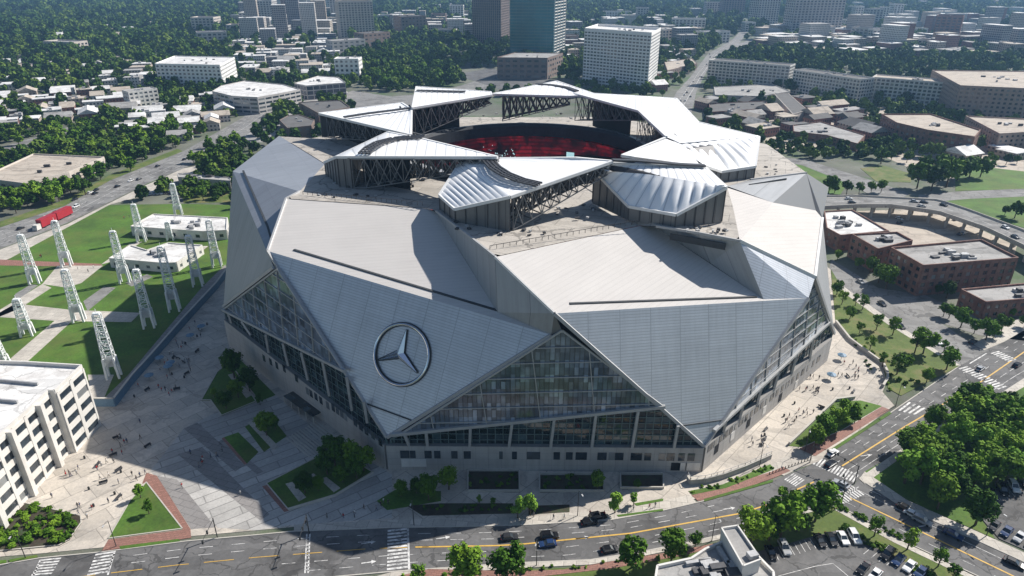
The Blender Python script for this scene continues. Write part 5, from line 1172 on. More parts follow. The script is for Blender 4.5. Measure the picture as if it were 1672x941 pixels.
# by the street, near
for a in [
 ('near_mid', 762, 952, 889, 'round green street tree at the lower edge, leftmost of the bottom row'),
 ('near_mid', 829, 950, 886, 'round green street tree at the lower edge, second from the left in the bottom row'),
 ('near_loose', 684, 950, 920, 'small leafy sapling at the bottom edge beside the zebra crossing'),
 ('near_mid', 1031, 928, 877, 'street tree on the lower sidewalk in front of the dark parked car'),
 ('near_dark', 1096, 918, 866, 'dark round street tree left of the stair tower at the bottom'),
 ('near_mid', 1135, 893, 868, 'thin small tree beside the lower kerb right of the dark round street tree'),
 ('near_mid', 1227, 890, 829, 'bushy tree behind the stair tower at the lower kerb'),
 ('near_mid', 1274, 878, 800, 'tall leafy tree in the middle of the clump by the street corner'),
 ('near_mid', 1330, 852, 787, 'leafy tree at the corner, right of the clump by the zebra crossing'),
 ('near_dark', 1255, 884, 845, 'dark low tree between bushy tree and parking lot'),
 ('near_mid', 1300, 868, 826, 'lower leafy tree at the front of the corner clump'),
 ('near_light', 845, 847, 812, 'bright green young tree on the upper sidewalk, left of a pair'),
 ('near_light', 866, 841, 803, 'bright green young tree on the upper sidewalk, right of a pair'),
 ('near_light', 1004, 838, 800, 'bright green young tree by the lit sidewalk below the glass wall'),
 ('near_light', 1034, 826, 803, 'small slender bright tree right of the lit young tree'),
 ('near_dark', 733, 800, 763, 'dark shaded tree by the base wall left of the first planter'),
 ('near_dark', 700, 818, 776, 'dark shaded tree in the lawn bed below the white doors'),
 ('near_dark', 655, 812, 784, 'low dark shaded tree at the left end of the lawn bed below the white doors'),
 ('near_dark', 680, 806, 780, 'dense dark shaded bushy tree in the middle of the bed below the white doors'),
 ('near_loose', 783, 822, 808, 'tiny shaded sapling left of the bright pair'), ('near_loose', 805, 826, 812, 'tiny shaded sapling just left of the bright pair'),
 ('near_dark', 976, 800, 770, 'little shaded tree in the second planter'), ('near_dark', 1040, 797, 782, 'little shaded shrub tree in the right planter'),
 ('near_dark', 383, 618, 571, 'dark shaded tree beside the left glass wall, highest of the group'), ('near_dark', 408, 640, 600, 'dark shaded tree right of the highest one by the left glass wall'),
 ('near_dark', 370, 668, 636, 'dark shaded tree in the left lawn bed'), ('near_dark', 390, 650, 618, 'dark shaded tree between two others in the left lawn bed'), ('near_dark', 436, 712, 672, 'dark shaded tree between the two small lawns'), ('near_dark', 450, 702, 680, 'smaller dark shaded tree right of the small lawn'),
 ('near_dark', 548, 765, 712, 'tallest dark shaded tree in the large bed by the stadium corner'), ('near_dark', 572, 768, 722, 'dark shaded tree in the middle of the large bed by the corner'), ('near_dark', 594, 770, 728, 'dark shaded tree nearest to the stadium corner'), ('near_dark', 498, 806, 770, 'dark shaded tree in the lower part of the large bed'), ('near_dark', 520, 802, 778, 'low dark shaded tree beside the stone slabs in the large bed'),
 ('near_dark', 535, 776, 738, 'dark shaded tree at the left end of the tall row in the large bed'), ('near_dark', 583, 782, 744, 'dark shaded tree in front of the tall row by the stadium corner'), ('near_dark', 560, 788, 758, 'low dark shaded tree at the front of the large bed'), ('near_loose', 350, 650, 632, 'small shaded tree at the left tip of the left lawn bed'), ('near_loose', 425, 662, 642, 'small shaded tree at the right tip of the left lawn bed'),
 ('near_light', 230, 814, 790, 'light green young tree at the tip of the triangle lawn'), ('near_loose', 244, 840, 816, 'sparse young tree in the middle of the triangle lawn'),
 ('near_mid', 1345, 716, 675, 'bushy tree left in the row of the right plaza bed'), ('near_mid', 1364, 702, 661, 'bushy tree second in the row of the right plaza bed'), ('near_mid', 1382, 687, 650, 'bushy tree at the upper end of the right plaza bed'), ('near_dark', 1330, 730, 694, 'darker bushy tree at the lower end of the right plaza bed'), ('near_dark', 1395, 692, 668, 'small dark tree at the right end of the right plaza bed'),
 ('near_dark', 1530, 832, 775, 'large rounded tree in front of the right wood, above the side road'), ('near_dark', 1592, 858, 800, 'large spreading tree at the lower end of the right wood beside the parking lot'), ('near_dark', 1641, 672, 638, 'round tree at the upper tip of the right wood by the street'),
 ('near_loose', 1427, 876, 841, 'first young tree along the side road near the corner'), ('near_loose', 1481, 898, 862, 'second young tree along the side road'), ('near_loose', 1531, 926, 894, 'third young tree along the side road'), ('near_loose', 1553, 948, 920, 'fourth young tree along the side road, cut by the bottom edge'),
]: tree_px(*a[:4], a[4])
# park strip, right of the stadium
for i, (bx, by, ty) in enumerate([(1387, 522, 500), (1430, 540, 510), (1457, 548, 515), (1507, 578, 533), (1493, 577, 537), (1540, 576, 554), (1545, 604, 564), (1408, 506, 480), (1396, 500, 478), (1366, 482, 456), (1374, 498, 472), (1464, 612, 575), (1512, 626, 600), (1440, 600, 574), (1420, 572, 548), (1480, 600, 578), (1403, 545, 524)]):
    tree_px('near_loose' if i % 3 else 'near_mid', bx, by, ty, 'young tree in the long park strip right of the stadium plaza', 'trees of the park strip')
for i, (bx, by, ty) in enumerate([(1540, 517, 493), (1549, 520, 495), (1568, 535, 500), (1609, 556, 518), (1635, 541, 512), (1651, 518, 503), (1590, 545, 520), (1672, 535, 510), (1622, 552, 528)]):
    tree_px('near_mid', bx, by, ty, 'tree beyond the side street near the small brick building', 'trees near the small brick building')
for i, (bx, by, ty) in enumerate([(1420, 447, 418), (1446, 472, 432), (1545, 487, 458), (1367, 425, 407), (1434, 462, 430), (1530, 482, 464), (1400, 440, 420)]):
    tree_px('near_dark', bx, by, ty, 'dark tree at the foot of the red brick blocks', 'trees at the foot of the brick blocks')
for i, (bx, by, ty) in enumerate([(1352, 318, 284), (1382, 318, 294), (1402, 318, 297), (1438, 315, 292), (1422, 316, 296), (1656, 357, 324), (1640, 352, 334), (1362, 316, 298)]):
    tree_px('mid_dark', bx, by, ty, 'dark tree beside the ramp above the overpass', 'trees beside the ramp')
for i, (bx, by, ty) in enumerate([(1497, 308, 258), (1520, 312, 264), (1545, 306, 252), (1562, 296, 250), (1582, 292, 254), (1600, 290, 250), (1480, 266, 246), (1438, 268, 236), (1455, 262, 244), (1535, 288, 246), (1508, 284, 248), (1620, 268, 250), (1642, 270, 250), (1660, 268, 252)]):
    tree_px('mid_dark', bx, by, ty, 'big dark tree in the grove beside the right ramp lawn', 'grove beside the right ramp')
# filled areas of trees one can still tell apart
rt = random.Random(5)
def grove(poly, n, h, kinds, label, group, gap=.8, wide=(.9, 1.2)):
    P = [tuple(at(*q))[:2] for q in poly]; x0, x1 = min(q[0] for q in poly), max(q[0] for q in poly); y0, y1 = min(q[1] for q in poly), max(q[1] for q in poly); k = t = 0
    while k < n and t < n*30:
        t += 1; p = at(rt.uniform(x0, x1), rt.uniform(y0, y1)); H = rt.uniform(*h)
        if not inside(p.x, p.y, P): continue
        if any(inside(p.x+a, p.y+b, K) for K in BUILT for a, b in ((0, 0), (4, 0), (-4, 0), (0, 4), (0, -4))): continue
        if any((p.x-a)**2+(p.y-b)**2 < (gap*(c+.32*H)*.52)**2 for a, b, c in TREES): continue
        tree(rt.choice(kinds), p.x, p.y, H, label, group, wide=rt.uniform(*wide), rnd=rt); k += 1
grove([(1470, 745), (1500, 705), (1580, 672), (1660, 690), (1720, 700), (1720, 770), (1672, 782), (1608, 800), (1560, 835), (1500, 810), (1474, 790)], 46, (9, 13), ['near_dark', 'near_mid', 'near_mid', 'near_light'], 'tree of the dense wood at the lower right corner', 'wood at the lower right', .62)
grove([(40, 340), (55, 304), (110, 288), (180, 262), (200, 290), (150, 316), (100, 338)], 16, (9, 13), ['mid_mid', 'mid_dark'], 'tree in the row between warehouse and boulevard', 'trees by the warehouse', .6)
grove([(-20, 345), (-20, 290), (35, 300), (48, 335), (20, 360)], 9, (9, 13), ['mid_dark'], 'dark tree left of the warehouse at the picture edge', 'trees left of the warehouse', .6)
grove([(175, 262), (180, 246), (215, 250), (250, 262), (215, 282)], 7, (9, 12), ['mid_dark', 'mid_mid'], 'tree between warehouse and boulevard bend', 'trees at the boulevard bend', .6)
grove([(300, 262), (345, 235), (385, 232), (410, 240), (380, 268), (320, 276)], 14, (8, 12), ['mid_mid', 'mid_dark'], 'tree between the boulevard and the stadium left shoulder', 'trees at the left shoulder', .6)
grove([(290, 330), (292, 300), (372, 302), (372, 330)], 8, (7, 10), ['mid_dark'], 'dark tree in front of the long wall left of the stadium', 'trees by the long wall', .6)
grove([(0, 250), (60, 222), (130, 205), (200, 215), (290, 200), (330, 215), (310, 240), (200, 262), (60, 250), (0, 262)], 44, (10, 14), ['mid_mid', 'mid_dark'], 'tree in the belt above the left boulevard', 'tree belt above the boulevard', .62)
grove([(592, 150), (600, 100), (660, 68), (700, 75), (745, 95), (765, 118), (735, 130), (660, 152)], 60, (14, 20), ['mid_dark', 'mid_mid'], 'tree of the dark wood behind the stadium far rim', 'dark wood behind the stadium', .6)
grove([(940, 148), (1050, 158), (1096, 160), (1092, 148), (1070, 142), (945, 140)], 14, (9, 13), ['mid_dark'], 'tree at the foot of the broad white slab', 'trees below the white slab', .6)
# bushes in the beds
BM = [crown_mesh(900+i, 260, .5, R=1.5, zc=.8, zr=.9, clumps=7, m=m) for i, m in enumerate(('leaf_dark', 'leaf_mid', 'leaf_light'))]
def bushes(poly, n, label, group, sc=(.5, 1.1), ms=(0, 1)):
    P = [tuple(at(*q))[:2] for q in poly]; x0, x1 = min(q[0] for q in P), max(q[0] for q in P); y0, y1 = min(q[1] for q in P), max(q[1] for q in P); k = t = 0
    while k < n and t < 4000:
        t += 1; x, y = rt.uniform(x0, x1), rt.uniform(y0, y1)
        if not inside(x, y, P): continue
        o = bpy.data.objects.new('bush', BM[rt.choice(ms)]); COL.objects.link(o); o.location = (x, y, .1); s = rt.uniform(*sc); o.scale = (s, s, s*.9); o.rotation_euler.z = rt.uniform(0, 6); tag(o, label, 'bush', group); k += 1
bushes([(45, 825), (128, 844), (130, 854), (111, 880), (95, 889), (-5, 899), (-5, 872)], 95, 'low dark bush in the five-sided bed by the white office block', 'bushes in the five-sided bed', (.5, 1.2), (0, 0, 1))
bushes([(1126, 803), (1258, 760), (1262, 766), (1185, 796), (1130, 807)], 30, 'small green shrub in the strip below the curved plaza wall', 'shrubs below the plaza wall', (.3, .55), (1, 2))
bushes([(1290, 730), (1400, 660), (1430, 664), (1310, 730)], 20, 'small shrub in the right plaza bed', 'shrubs of the right plaza bed', (.4, .8), (1, 1, 2))
bushes([(1372, 826), (1467, 874), (1470, 882), (1370, 833)], 26, 'hedge shrub along the side road near the corner', 'hedge along the side road', (.4, .7), (0, 1))
bushes([(1375, 858), (1440, 892), (1500, 926), (1520, 940), (1505, 945), (1430, 900), (1375, 866)], 22, 'dark shrub between parking lot and side road', 'shrubs behind the parking lot', (.5, .9), (0,))
bushes([(640, 943), (840, 930), (1045, 912), (1170, 893), (1180, 900), (1045, 920), (840, 940), (640, 950)], 40, 'small shrub on the lower verge of the street', 'shrubs on the lower verge', (.3, .7), (1, 2, 0))
bushes([(1450, 640), (1400, 580), (1372, 520), (1400, 530), (1470, 600), (1500, 625)], 24, 'brown-green shrub in the park strip', 'shrubs of the park strip', (.5, 1.0), (0, 1))
bushes([(766, 772), (846, 772), (848, 803), (764, 802)], 14, 'dark shrub in the left planter by the base wall', 'shrubs in the left planter', (.5, .8), (0,))
bushes([(882, 778), (984, 778), (984, 802), (882, 803)], 14, 'dark shrub in the middle planter by the base wall', 'shrubs in the middle planter', (.5, .8), (0,))
bushes([(670, 828), (838, 824), (838, 837), (690, 840)], 20, 'dark shrub in the strip along the upper sidewalk', 'shrubs along the upper sidewalk', (.4, .7), (0,))
# woodland beyond: too many to count, one object whose trees are laid out by geometry nodes
protos = []
for i in range(4):
    r = random.Random(50+i); me = crown_mesh(300+i, 330, 1.9, R=4.6, zc=5.2, zr=4.6, clumps=12, m='leaf_far'); o = bpy.data.objects.new('woodland_tree', me); protos.append(o)
pts, scs, rots = [], [], []
rf = random.Random(9)
ZN = [  # picture areas, target size and share of trees
 ([(-200, 250), (-200, -30), (1900, -30), (1900, 120), (1440, 118), (1150, 100), (950, 60), (590, 60), (400, 120), (340, 180), (200, 240)], 0)]
def keepers():
    out = []
    for K in KEEP:
        xs = [p[0] for p in K]; ys = [p[1] for p in K]; out.append((min(xs), max(xs), min(ys), max(ys), K))
    return out
KB_ = keepers(); CELL = {}
for b in KB_:
    for i in range(int(b[0]//60)-1, int(b[1]//60)+2):
        for j in range(int(b[2]//60)-1, int(b[3]//60)+2): CELL.setdefault((i, j), []).append(b)
def free(x, y, m=4.2):
    for b in CELL.get((int(x//60), int(y//60)), ()):
        if b[0]-m < x < b[1]+m and b[2]-m < y < b[3]+m:
            if inside(x, y, b[4]) or inside(x-m, y, b[4]) or inside(x+m, y, b[4]) or inside(x, y-m, b[4]) or inside(x, y+m, b[4]): return False
    return True
def density(px, py, x, y):
    n = noise.noise(Vector((x*.006, y*.006, 3.1)))+.5*noise.noise(Vector((x*.02, y*.02, 7.7)))
    if py < 30: base = .92 if (px < 430 or 560 < px < 770 or px > 920) else .6
    elif px < 390: base = .66 if py < 170 else .85
    elif px < 590: base = (.2 if py < 140 else .42) if py > 70 else .2
    elif px < 780: base = .5 if py < 160 else .0
    elif px < 1150: base = .42 if py < 160 else 0
    elif py < 68: base = .38 if px < 1240 else .16
    elif py < 118: base = .80
    elif py < 262: base = .42
    else: base = .0
    return base+n*.35 if base > 0 else 0
y = 300.0
while y < 3600:
    step = 7.5+max(0, y-500)*.0085
    halfw = y*.86+120; x = -halfw
    while x < halfw:
        xx, yy = x+rf.uniform(-.45, .45)*step, y+rf.uniform(-.45, .45)*step
        px, py = px_of((xx, yy, 0)); x += step
        if py > 345 or px < -120 or px > 1800: continue
        if rf.random() > density(px, py, xx, yy) or not free(xx, yy): continue
        if any(abs(a-xx) < c*.7 and abs(b-yy) < c*.7 for a, b, c in TREES) if yy < 900 else False: continue
        pts.append((xx, yy, -.3)); scs.append(step/7.5*(.62+.75*rf.random()**1.6)); rots.append(rf.uniform(0, 6.28))
    y += step
print('woodland trees', len(pts), 'trees', len(TREES))
me = bpy.data.meshes.new('woodland'); me.from_pydata(pts, [], []); me.materials.append(M['leaf_far'])
a = me.attributes.new('sc', 'FLOAT', 'POINT'); a.data.foreach_set('value', scs); a = me.attributes.new('rot', 'FLOAT', 'POINT'); a.data.foreach_set('value', rots)
wo = bpy.data.objects.new('woodland', me); COL.objects.link(wo); tag(wo, 'endless green woodland between the houses out to the hazy horizon', 'woodland', kind='stuff')
g = bpy.data.node_groups.new('woodland trees', 'GeometryNodeTree'); g.interface.new_socket('Geometry', in_out='INPUT', socket_type='NodeSocketGeometry'); g.interface.new_socket('Geometry', in_out='OUTPUT', socket_type='NodeSocketGeometry')
GN, GL = g.nodes, g.links; gi = GN.new('NodeGroupInput'); go = GN.new('NodeGroupOutput'); ip = GN.new('GeometryNodeInstanceOnPoints'); jn = GN.new('GeometryNodeGeometryToInstance')
for o in protos:
    oi = GN.new('GeometryNodeObjectInfo'); oi.inputs['Object'].default_value = o; oi.inputs['As Instance'].default_value = True; GL.new(oi.outputs['Geometry'], jn.inputs[0]) if False else None
    if o is protos[0]: jg = GN.new('GeometryNodeJoinGeometry')
    GL.new(oi.outputs['Geometry'], jg.inputs[0])
na = GN.new('GeometryNodeInputNamedAttribute'); na.data_type = 'FLOAT'; na.inputs['Name'].default_value = 'sc'
nr = GN.new('GeometryNodeInputNamedAttribute'); nr.data_type = 'FLOAT'; nr.inputs['Name'].default_value = 'rot'; cx_ = GN.new('ShaderNodeCombineXYZ')
ri = GN.new('FunctionNodeRandomValue'); ri.data_type = 'INT'; ri.inputs[4].default_value = 0; ri.inputs[5].default_value = 3
GL.new(gi.outputs[0], ip.inputs['Points']); GL.new(jg.outputs[0], ip.inputs['Instance']); ip.inputs['Pick Instance'].default_value = True; GL.new(ri.outputs[2], ip.inputs['Instance Index'])
GL.new(na.outputs[0], ip.inputs['Scale']); GL.new(nr.outputs[0], cx_.inputs['Z']); GL.new(cx_.outputs[0], ip.inputs['Rotation']); GL.new(ip.outputs[0], go.inputs[0])
md = wo.modifiers.new('trees', 'NODES'); md.node_group = g
# ------------------------------------------------------------------ lattice towers of the park
def lattice_tower(bx, by, tx, ty, label, w=3.9, topw=2.3):
    p = at(bx, by); d = ray(tx, ty); H = CH+p.y/d.y*d.z; H = max(10, min(H, 32)); t = thing('lattice_tower', label, 'lattice tower', tuple(p), .25, 'white lattice towers in the park'); r0 = p
    lean = Vector((0, 0, 0)); ca, sa = math.cos(.25), math.sin(.25)
    def C(k, z):
        f = z/H; s = (w*(1-f)+topw*f)/2; sx, sy = ((-1, -1), (1, -1), (1, 1), (-1, 1))[k]; x, y = sx*s, sy*s*.7
        return r0+Vector((x, y, z))
    hb = H*.33
    mb = MB()
    for k in range(4):
        a, b = C(k, 0), C(k, hb); j = (k+1) % 4; mb.bar(a, b, .7, .7); c, e = C(k, hb), C(j, hb)
        mid0 = C(k, hb*.62); mid1 = C(j, hb*.62); mb.poly([mid0, mid1, e, c]); mb.poly([c, e, mid1, mid0])
        mb.poly([C(k, 0), C(k, hb*.62), C(k, hb*.62).lerp(C(j, hb*.62), .18), C(k, 0).lerp(C(j, 0), .08)]); mb.poly([C(j, 0), C(j, hb*.62), C(j, hb*.62).lerp(C(k, hb*.62), .18), C(j, 0).lerp(C(k, 0), .08)])
    o = bpy.data.objects.new('leg_frame', mb.mesh('leg_frame', M['lattice'], p)); COL.objects.link(o); o.parent = t
    mb = MB(); n = 7
    for i in range(n):
        z0, z1 = hb+(H-hb)*i/n, hb+(H-hb)*(i+1)/n
        for k in range(4):
            j = (k+1) % 4; mb.bar(C(k, z0), C(k, z1), .28); mb.bar(C(k, z1), C(j, z1), .17); mb.bar(C(k, z0) if i % 2 else C(j, z0), C(j, z1) if i % 2 else C(k, z1), .16)
    for i in range(n): z = hb+(H-hb)*(i+.5)/n; a = [C(k, z)*.9+(r0+Vector((0, 0, z)))*.1 for k in range(4)]; mb.bar(a[0], a[2], .16, None, 1); mb.bar(a[1], a[3], .16, None, 1)
    o = bpy.data.objects.new('lattice', mb.mesh('lattice', [M['lattice'], M['lattice_green']], p)); COL.objects.link(o); o.parent = t
    mb = MB(); mb.box(C(0, H)*.5+C(2, H)*.5, topw*.9, topw*.6, .5); mb.bar(r0+Vector((0, 0, H)), r0+Vector((0, 0, H+2)), .15)
    o = bpy.data.objects.new('head_frame', mb.mesh('head_frame', M['lattice'], p)); COL.objects.link(o); o.parent = t
for q in [
 (58, 463, 43, 385, 'white lattice tower on the brick path left of the sports lawn'), (110, 435, 93, 362, 'white lattice tower at the front left corner of the sports lawn'), (232, 395, 223, 335, 'white lattice tower before the front wall of the long pavilion'),
 (292, 352, 286, 301, 'white lattice tower behind the long pavilion, farthest of all'), (205, 462, 195, 379, 'white lattice tower at the left corner of the low pavilion'), (324, 467, 316, 386, 'white lattice tower on the grass right of the low pavilion'),
 (355, 436, 351, 361, 'white lattice tower closest to the stadium left facade'), (130, 525, 116, 442, 'white lattice tower where two park paths cross'), (245, 535, 231, 442, 'white lattice tower half in the stadium shadow'),
 (286, 508, 277, 404, 'white lattice tower fully in the shadow beside the raised walk'), (187, 617, 168, 513, 'nearest white lattice tower standing behind the white office block'), (46, 548, 38, 490, 'short white lattice tower beside the diagonal path'), (5, 598, -2, 549, 'white lattice tower cut by the left edge'), (279, 393, 272, 366, 'small white lattice tower in front of the pavilions')]:
    lattice_tower(*q, *((3.9, 2.3) if q[0] != 279 else (3.0, 2.0)))
# ------------------------------------------------------------------ walls
def wall_thing(name, label, pts, h, w, m, cap=None, cat='wall', rail=False):
    P = W2(pts); o = thing(name, label, cat, tuple(P[0])); mb = MB()
    for a, b in zip(P, P[1:]): mb.bar(a+Vector((0, 0, h/2)), b+Vector((0, 0, h/2)), w, h)
    mb.build('wall_face', M[m], o)
    if cap:
        mb = MB()
        for a, b in zip(P, P[1:]): mb.bar(a+Vector((0, 0, h+.1)), b+Vector((0, 0, h+.1)), w+.25, .22)
        mb.build('coping', M[cap], o)
    if rail:
        mb = MB()
        for a, b in zip(P, P[1:]):
            n = max(1, int((b-a).length/2)); u = Vector((0, 0, h))
            for k in range(n+1): x = a.lerp(b, k/n)+u; mb.bar(x, x+Vector((0, 0, 1.1)), .1)
            mb.bar(a+u+Vector((0, 0, 1.1)), b+u+Vector((0, 0, 1.1)), .1)
        mb.build('railing', M['steel'], o)
    return o
wall_thing('retaining_wall', 'long blue faced wall between the raised park walk and the plaza', [(152, 664), (189, 664), (218, 626), (250, 590), (300, 532), (355, 472), (371, 450)], 3.2, .5, 'bluewall', 'kerb')
wall_thing('retaining_wall', 'curved concrete wall with railing along the lit plaza above the street', [(1122, 785), (1126, 792), (1150, 790), (1180, 782), (1215, 769), (1258, 750)], 1.8, .5, 'concrete_wall', 'kerb', rail=True)
wall_thing('retaining_wall', 'curved grey wall between the right plaza and the park strip', [(1364, 528), (1387, 557), (1415, 578), (1441, 597), (1448, 612), (1448, 623), (1441, 634)], 1.3, .5, 'concrete_wall', 'kerb')
wall_thing('retaining_wall', 'low straight wall between the right plaza and the bushy bed', [(1395, 652), (1364, 656), (1330, 688), (1288, 728)], 1.1, .4, 'concrete_wall', 'kerb')
for x0, x1, y0, y1, l in ((764, 848, 770, 804, 'left long planter box full of dark shrubs by the base wall'), (881, 986, 776, 804, 'middle long planter box by the base wall'), (1013, 1083, 776, 799, 'right planter box with grey inner slab by the base wall')):
    wall_thing('planter', l, [(x0, y0), (x1, y0), (x1, y1), (x0, y1), (x0, y0)], .9, .35, 'kerb', None, 'planter')
wall_thing('garden_wall', 'pale low wall along the lower side of the large shaded bed', [(471, 834), (548, 811), (610, 773)], .8, .4, 'kerb', None, 'wall')
# stairs on the shaded terrace
st = thing('stairway', 'wide flight of pale steps between the small lawns and the large bed', 'stairs', tuple(at(510, 715))); mb = MB()
a, b = at(478, 742), at(545, 700); c = at(420, 790)
for k in range(12):
    f = k/12; p = at(468+k*4.4, 716-k*2.4); q = at(506+k*4.4, 747-k*2.4); mb.bar(p+Vector((0, 0, .12+.07*(k % 6))), q+Vector((0, 0, .12+.07*(k % 6))), .5, .26)
mb.build('steps', M['kerb'], st)
pg = thing('pergola', 'long dark pergola roof at the foot of the left glass wall', 'pergola', tuple(at(480, 680))); mb = MB(); P0, P1 = at(465, 660), at(512, 694); d = (P1-P0).normalized(); n = Vector((-d.y, d.x, 0))
mb.hexa([P0+Vector((0, 0, 3)), P1+Vector((0, 0, 3)), P1+n*5+Vector((0, 0, 3)), P0+n*5+Vector((0, 0, 3)), P0+Vector((0, 0, 3.3)), P1+Vector((0, 0, 3.3)), P1+n*5+Vector((0, 0, 3.3)), P0+n*5+Vector((0, 0, 3.3))]); mb.build('roof', M['glass_low'], pg)
for k in range(5):
    for o in (0.2, 4.8): q = P0.lerp(P1, k/4)+n*o; mb = MB(); mb.bar(q, q+Vector((0, 0, 3)), .3); mb.build('post', M['kerb'], pg)
# ------------------------------------------------------------------ vehicles
def car_meshes(col, suv=False):
    L, Wd = (4.7, 1.9) if suv else (4.5, 1.82); h1 = .95 if suv else .82; h2 = 1.72 if suv else 1.42; mb = MB()
    prof = [(-L/2, .35), (-L/2, h1*.8), (-L/2+.12, h1), (L/2-.9, h1), (L/2-.15, h1*.82), (L/2, h1*.6), (L/2, .3)]
    n = len(prof); ys = [(-Wd/2, .93), (-Wd/2*.9, 1), (Wd/2*.9, 1), (Wd/2, .93)]
    rows = [[Vector((x, y, .3+(z-.3)*k)) for x, z in prof] for y, k in ys]
    for a, b in zip(rows, rows[1:]):
        for i in range(n): j = (i+1) % n; mb.poly([a[i], a[j], b[j], b[i]][::-1])
    mb.poly(rows[0]); mb.poly(rows[-1][::-1])
    c0, c1 = (-L/2+.1, L/2-1.35) if suv else (-L/2+.55, L/2-1.35)
    R1 = [Vector((c0, -Wd*.45, h1)), Vector((c1, -Wd*.45, h1)), Vector((c1, Wd*.45, h1)), Vector((c0, Wd*.45, h1))]; R2 = [Vector((c0+.35, -Wd*.37, h2)), Vector((c1-.8, -Wd*.37, h2)), Vector((c1-.8, Wd*.37, h2)), Vector((c0+.35, Wd*.37, h2))]
    mb.poly(R2)
    for i in range(4):
        mb.bar(R1[i], R2[i], .1); mb.bar(R2[i-1], R2[i], .09)
    gb = MB()
    for i in range(4): j = (i+1) % 4; gb.poly([R1[i], R1[j], R2[j], R2[i]])
    hb = MB(); hb.box((0, 0, -.08), .08, .34, .16); tb = MB(); tb.box((0, 0, -.08), .06, .3, .18)
    return mb.mesh('body', M['car_'+col]), gb.mesh('windows', M['glass']), hb.mesh('headlight', M['white_wall']), tb.mesh('tail_light', M['car_red']), L, Wd, h1
wmb = MB(); wmb.tube([(0, -.11, 0), (0, .11, 0)], .33, 12); ME_wheel = wmb.mesh('wheel', M['tyre'])
CARS = {}
def car(x, y, rz, col, label, group, suv=False, z=.05):
    key = (col, suv)
    if key in CARS:
        r = dup(CARS[key], (x, y, z), rz, 1.0, label, group); r['label'] = label; return r
    b, g, hl, tl, L, Wd, h1 = car_meshes(col, suv); r = thing('suv' if suv else 'car', label, 'car', (x, y, z), rz, group); CARS[key] = r
    kid('body', b, r); kid('windows', g, r)
    for sx in (-1, 1):
        for sy in (-1, 1): kid('wheel', ME_wheel, r, (sx*L*.31, sy*(Wd/2-.08), .33))
    for sy in (-1, 1): kid('headlight', hl, r, (L/2, sy*Wd*.34, .62)); kid('tail_light', tl, r, (-L/2, sy*Wd*.36, .72))
    return r
def car_px(px, py, qx, qy, col, label, group=None, suv=False, z=.05):
    p, q = at(px, py), at(qx, qy); d = q-p; return car(p.x, p.y, math.atan2(d.y, d.x), col, label, group, suv, z)
for a in [
 (832, 880, 850, 878, 'charcoal', 'charcoal car in the upper lanes of the street, left of two side by side', None, False), (897, 878, 915, 876, 'black', 'black suv in the street beside the yellow line, upper of two side by side', None, True),
 (894, 891, 876, 893, 'blue', 'dark blue car just below the yellow line of the street', None, False), (995, 900, 1012, 897, 'black', 'black car near the lower kerb between two street trees', None, False), (976, 846, 996, 842, 'black', 'black van-like suv parked at the upper kerb by the bright young tree', None, True), (962, 855, 980, 852, 'black', 'black car beside the suv at the upper kerb', None, False),
 (1359, 742, 1372, 733, 'white', 'white car waiting above the zebra crossing at the junction', None, False), (1356, 760, 1368, 752, 'black', 'black car entering the junction beside the white one', None, False), (1373, 793, 1360, 786, 'silver', 'silver car in the middle of the junction', None, False),
 (1478, 833, 1494, 841, 'black', 'black car in the shaded upper lane of the side road, first of a line', None, False), (1490, 843, 1506, 851, 'white', 'white car in the line on the side road', None, False), (1505, 853, 1522, 861, 'silver', 'silver suv in the line on the side road', None, True), (1556, 876, 1572, 884, 'blue', 'dark blue car last in the line on the side road', None, False), (1655, 922, 1672, 930, 'black', 'black car at the right edge of the side road', None, False),
 (1588, 560, 1600, 552, 'charcoal', 'charcoal car parked at the corner beyond the junction', None, False), (1600, 604, 1612, 596, 'silver', 'silver car on the street by the far zebra crossing', None, False), (1660, 598, 1672, 590, 'black', 'black car leaving at the right edge of the street', None, False)]:
    car_px(*a)
rc = random.Random(3); COLS = ['black', 'black', 'charcoal', 'silver', 'white', 'blue']
NAMEC = dict(black='black', charcoal='charcoal grey', silver='silver', white='white', blue='dark blue', red='red')
def row(n, p0, p1, q0, where, group, skip=(), z=.22):
    """n cars from p0 to p1 (pixels), each facing q0 pixels off"""
    for k in range(n):
        if k in skip: continue
        f = k/max(1, n-1); x, y = p0[0]+(p1[0]-p0[0])*f, p0[1]+(p1[1]-p0[1])*f; c = rc.choice(COLS); car_px(x, y, x+q0[0], y+q0[1], c, '%s car %s' % (NAMEC[c], where), group, rc.random() < .35, z)
row(4, (1338, 886), (1394, 880), (6, 10), 'parked in the short upper row of the lower parking lot', 'upper row of the lower parking lot')
row(2, (1258, 906), (1280, 898), (5, 10), 'parked at the left end of the lower parking lot', 'left end of the lower parking lot')
row(4, (1448, 908), (1502, 938), (-8, 9), 'parked in the slanting right row of the lower parking lot', 'right row of the lower parking lot')
row(2, (1408, 932), (1428, 942), (-8, 9), 'in the middle of the lower parking lot near the bottom edge', 'middle of the lower parking lot')
row(4, (1618, 810), (1672, 792), (8, 13), 'parked in the upper row of the right-hand parking lot', 'upper row of the right parking lot')
row(4, (1622, 862), (1684, 890), (-8, 9), 'parked in the lower row of the right-hand parking lot', 'lower row of the right parking lot')
row(6, (1352, 322), (1385, 332), (8, 2), 'parked beside the overpass at the stadium right shoulder', 'cars by the overpass', z=.1)
row(7, (245, 318), (282, 316), (3, 6), 'parked in the small lot above the sports lawn', 'cars in the lot above the sports lawn', z=.1)
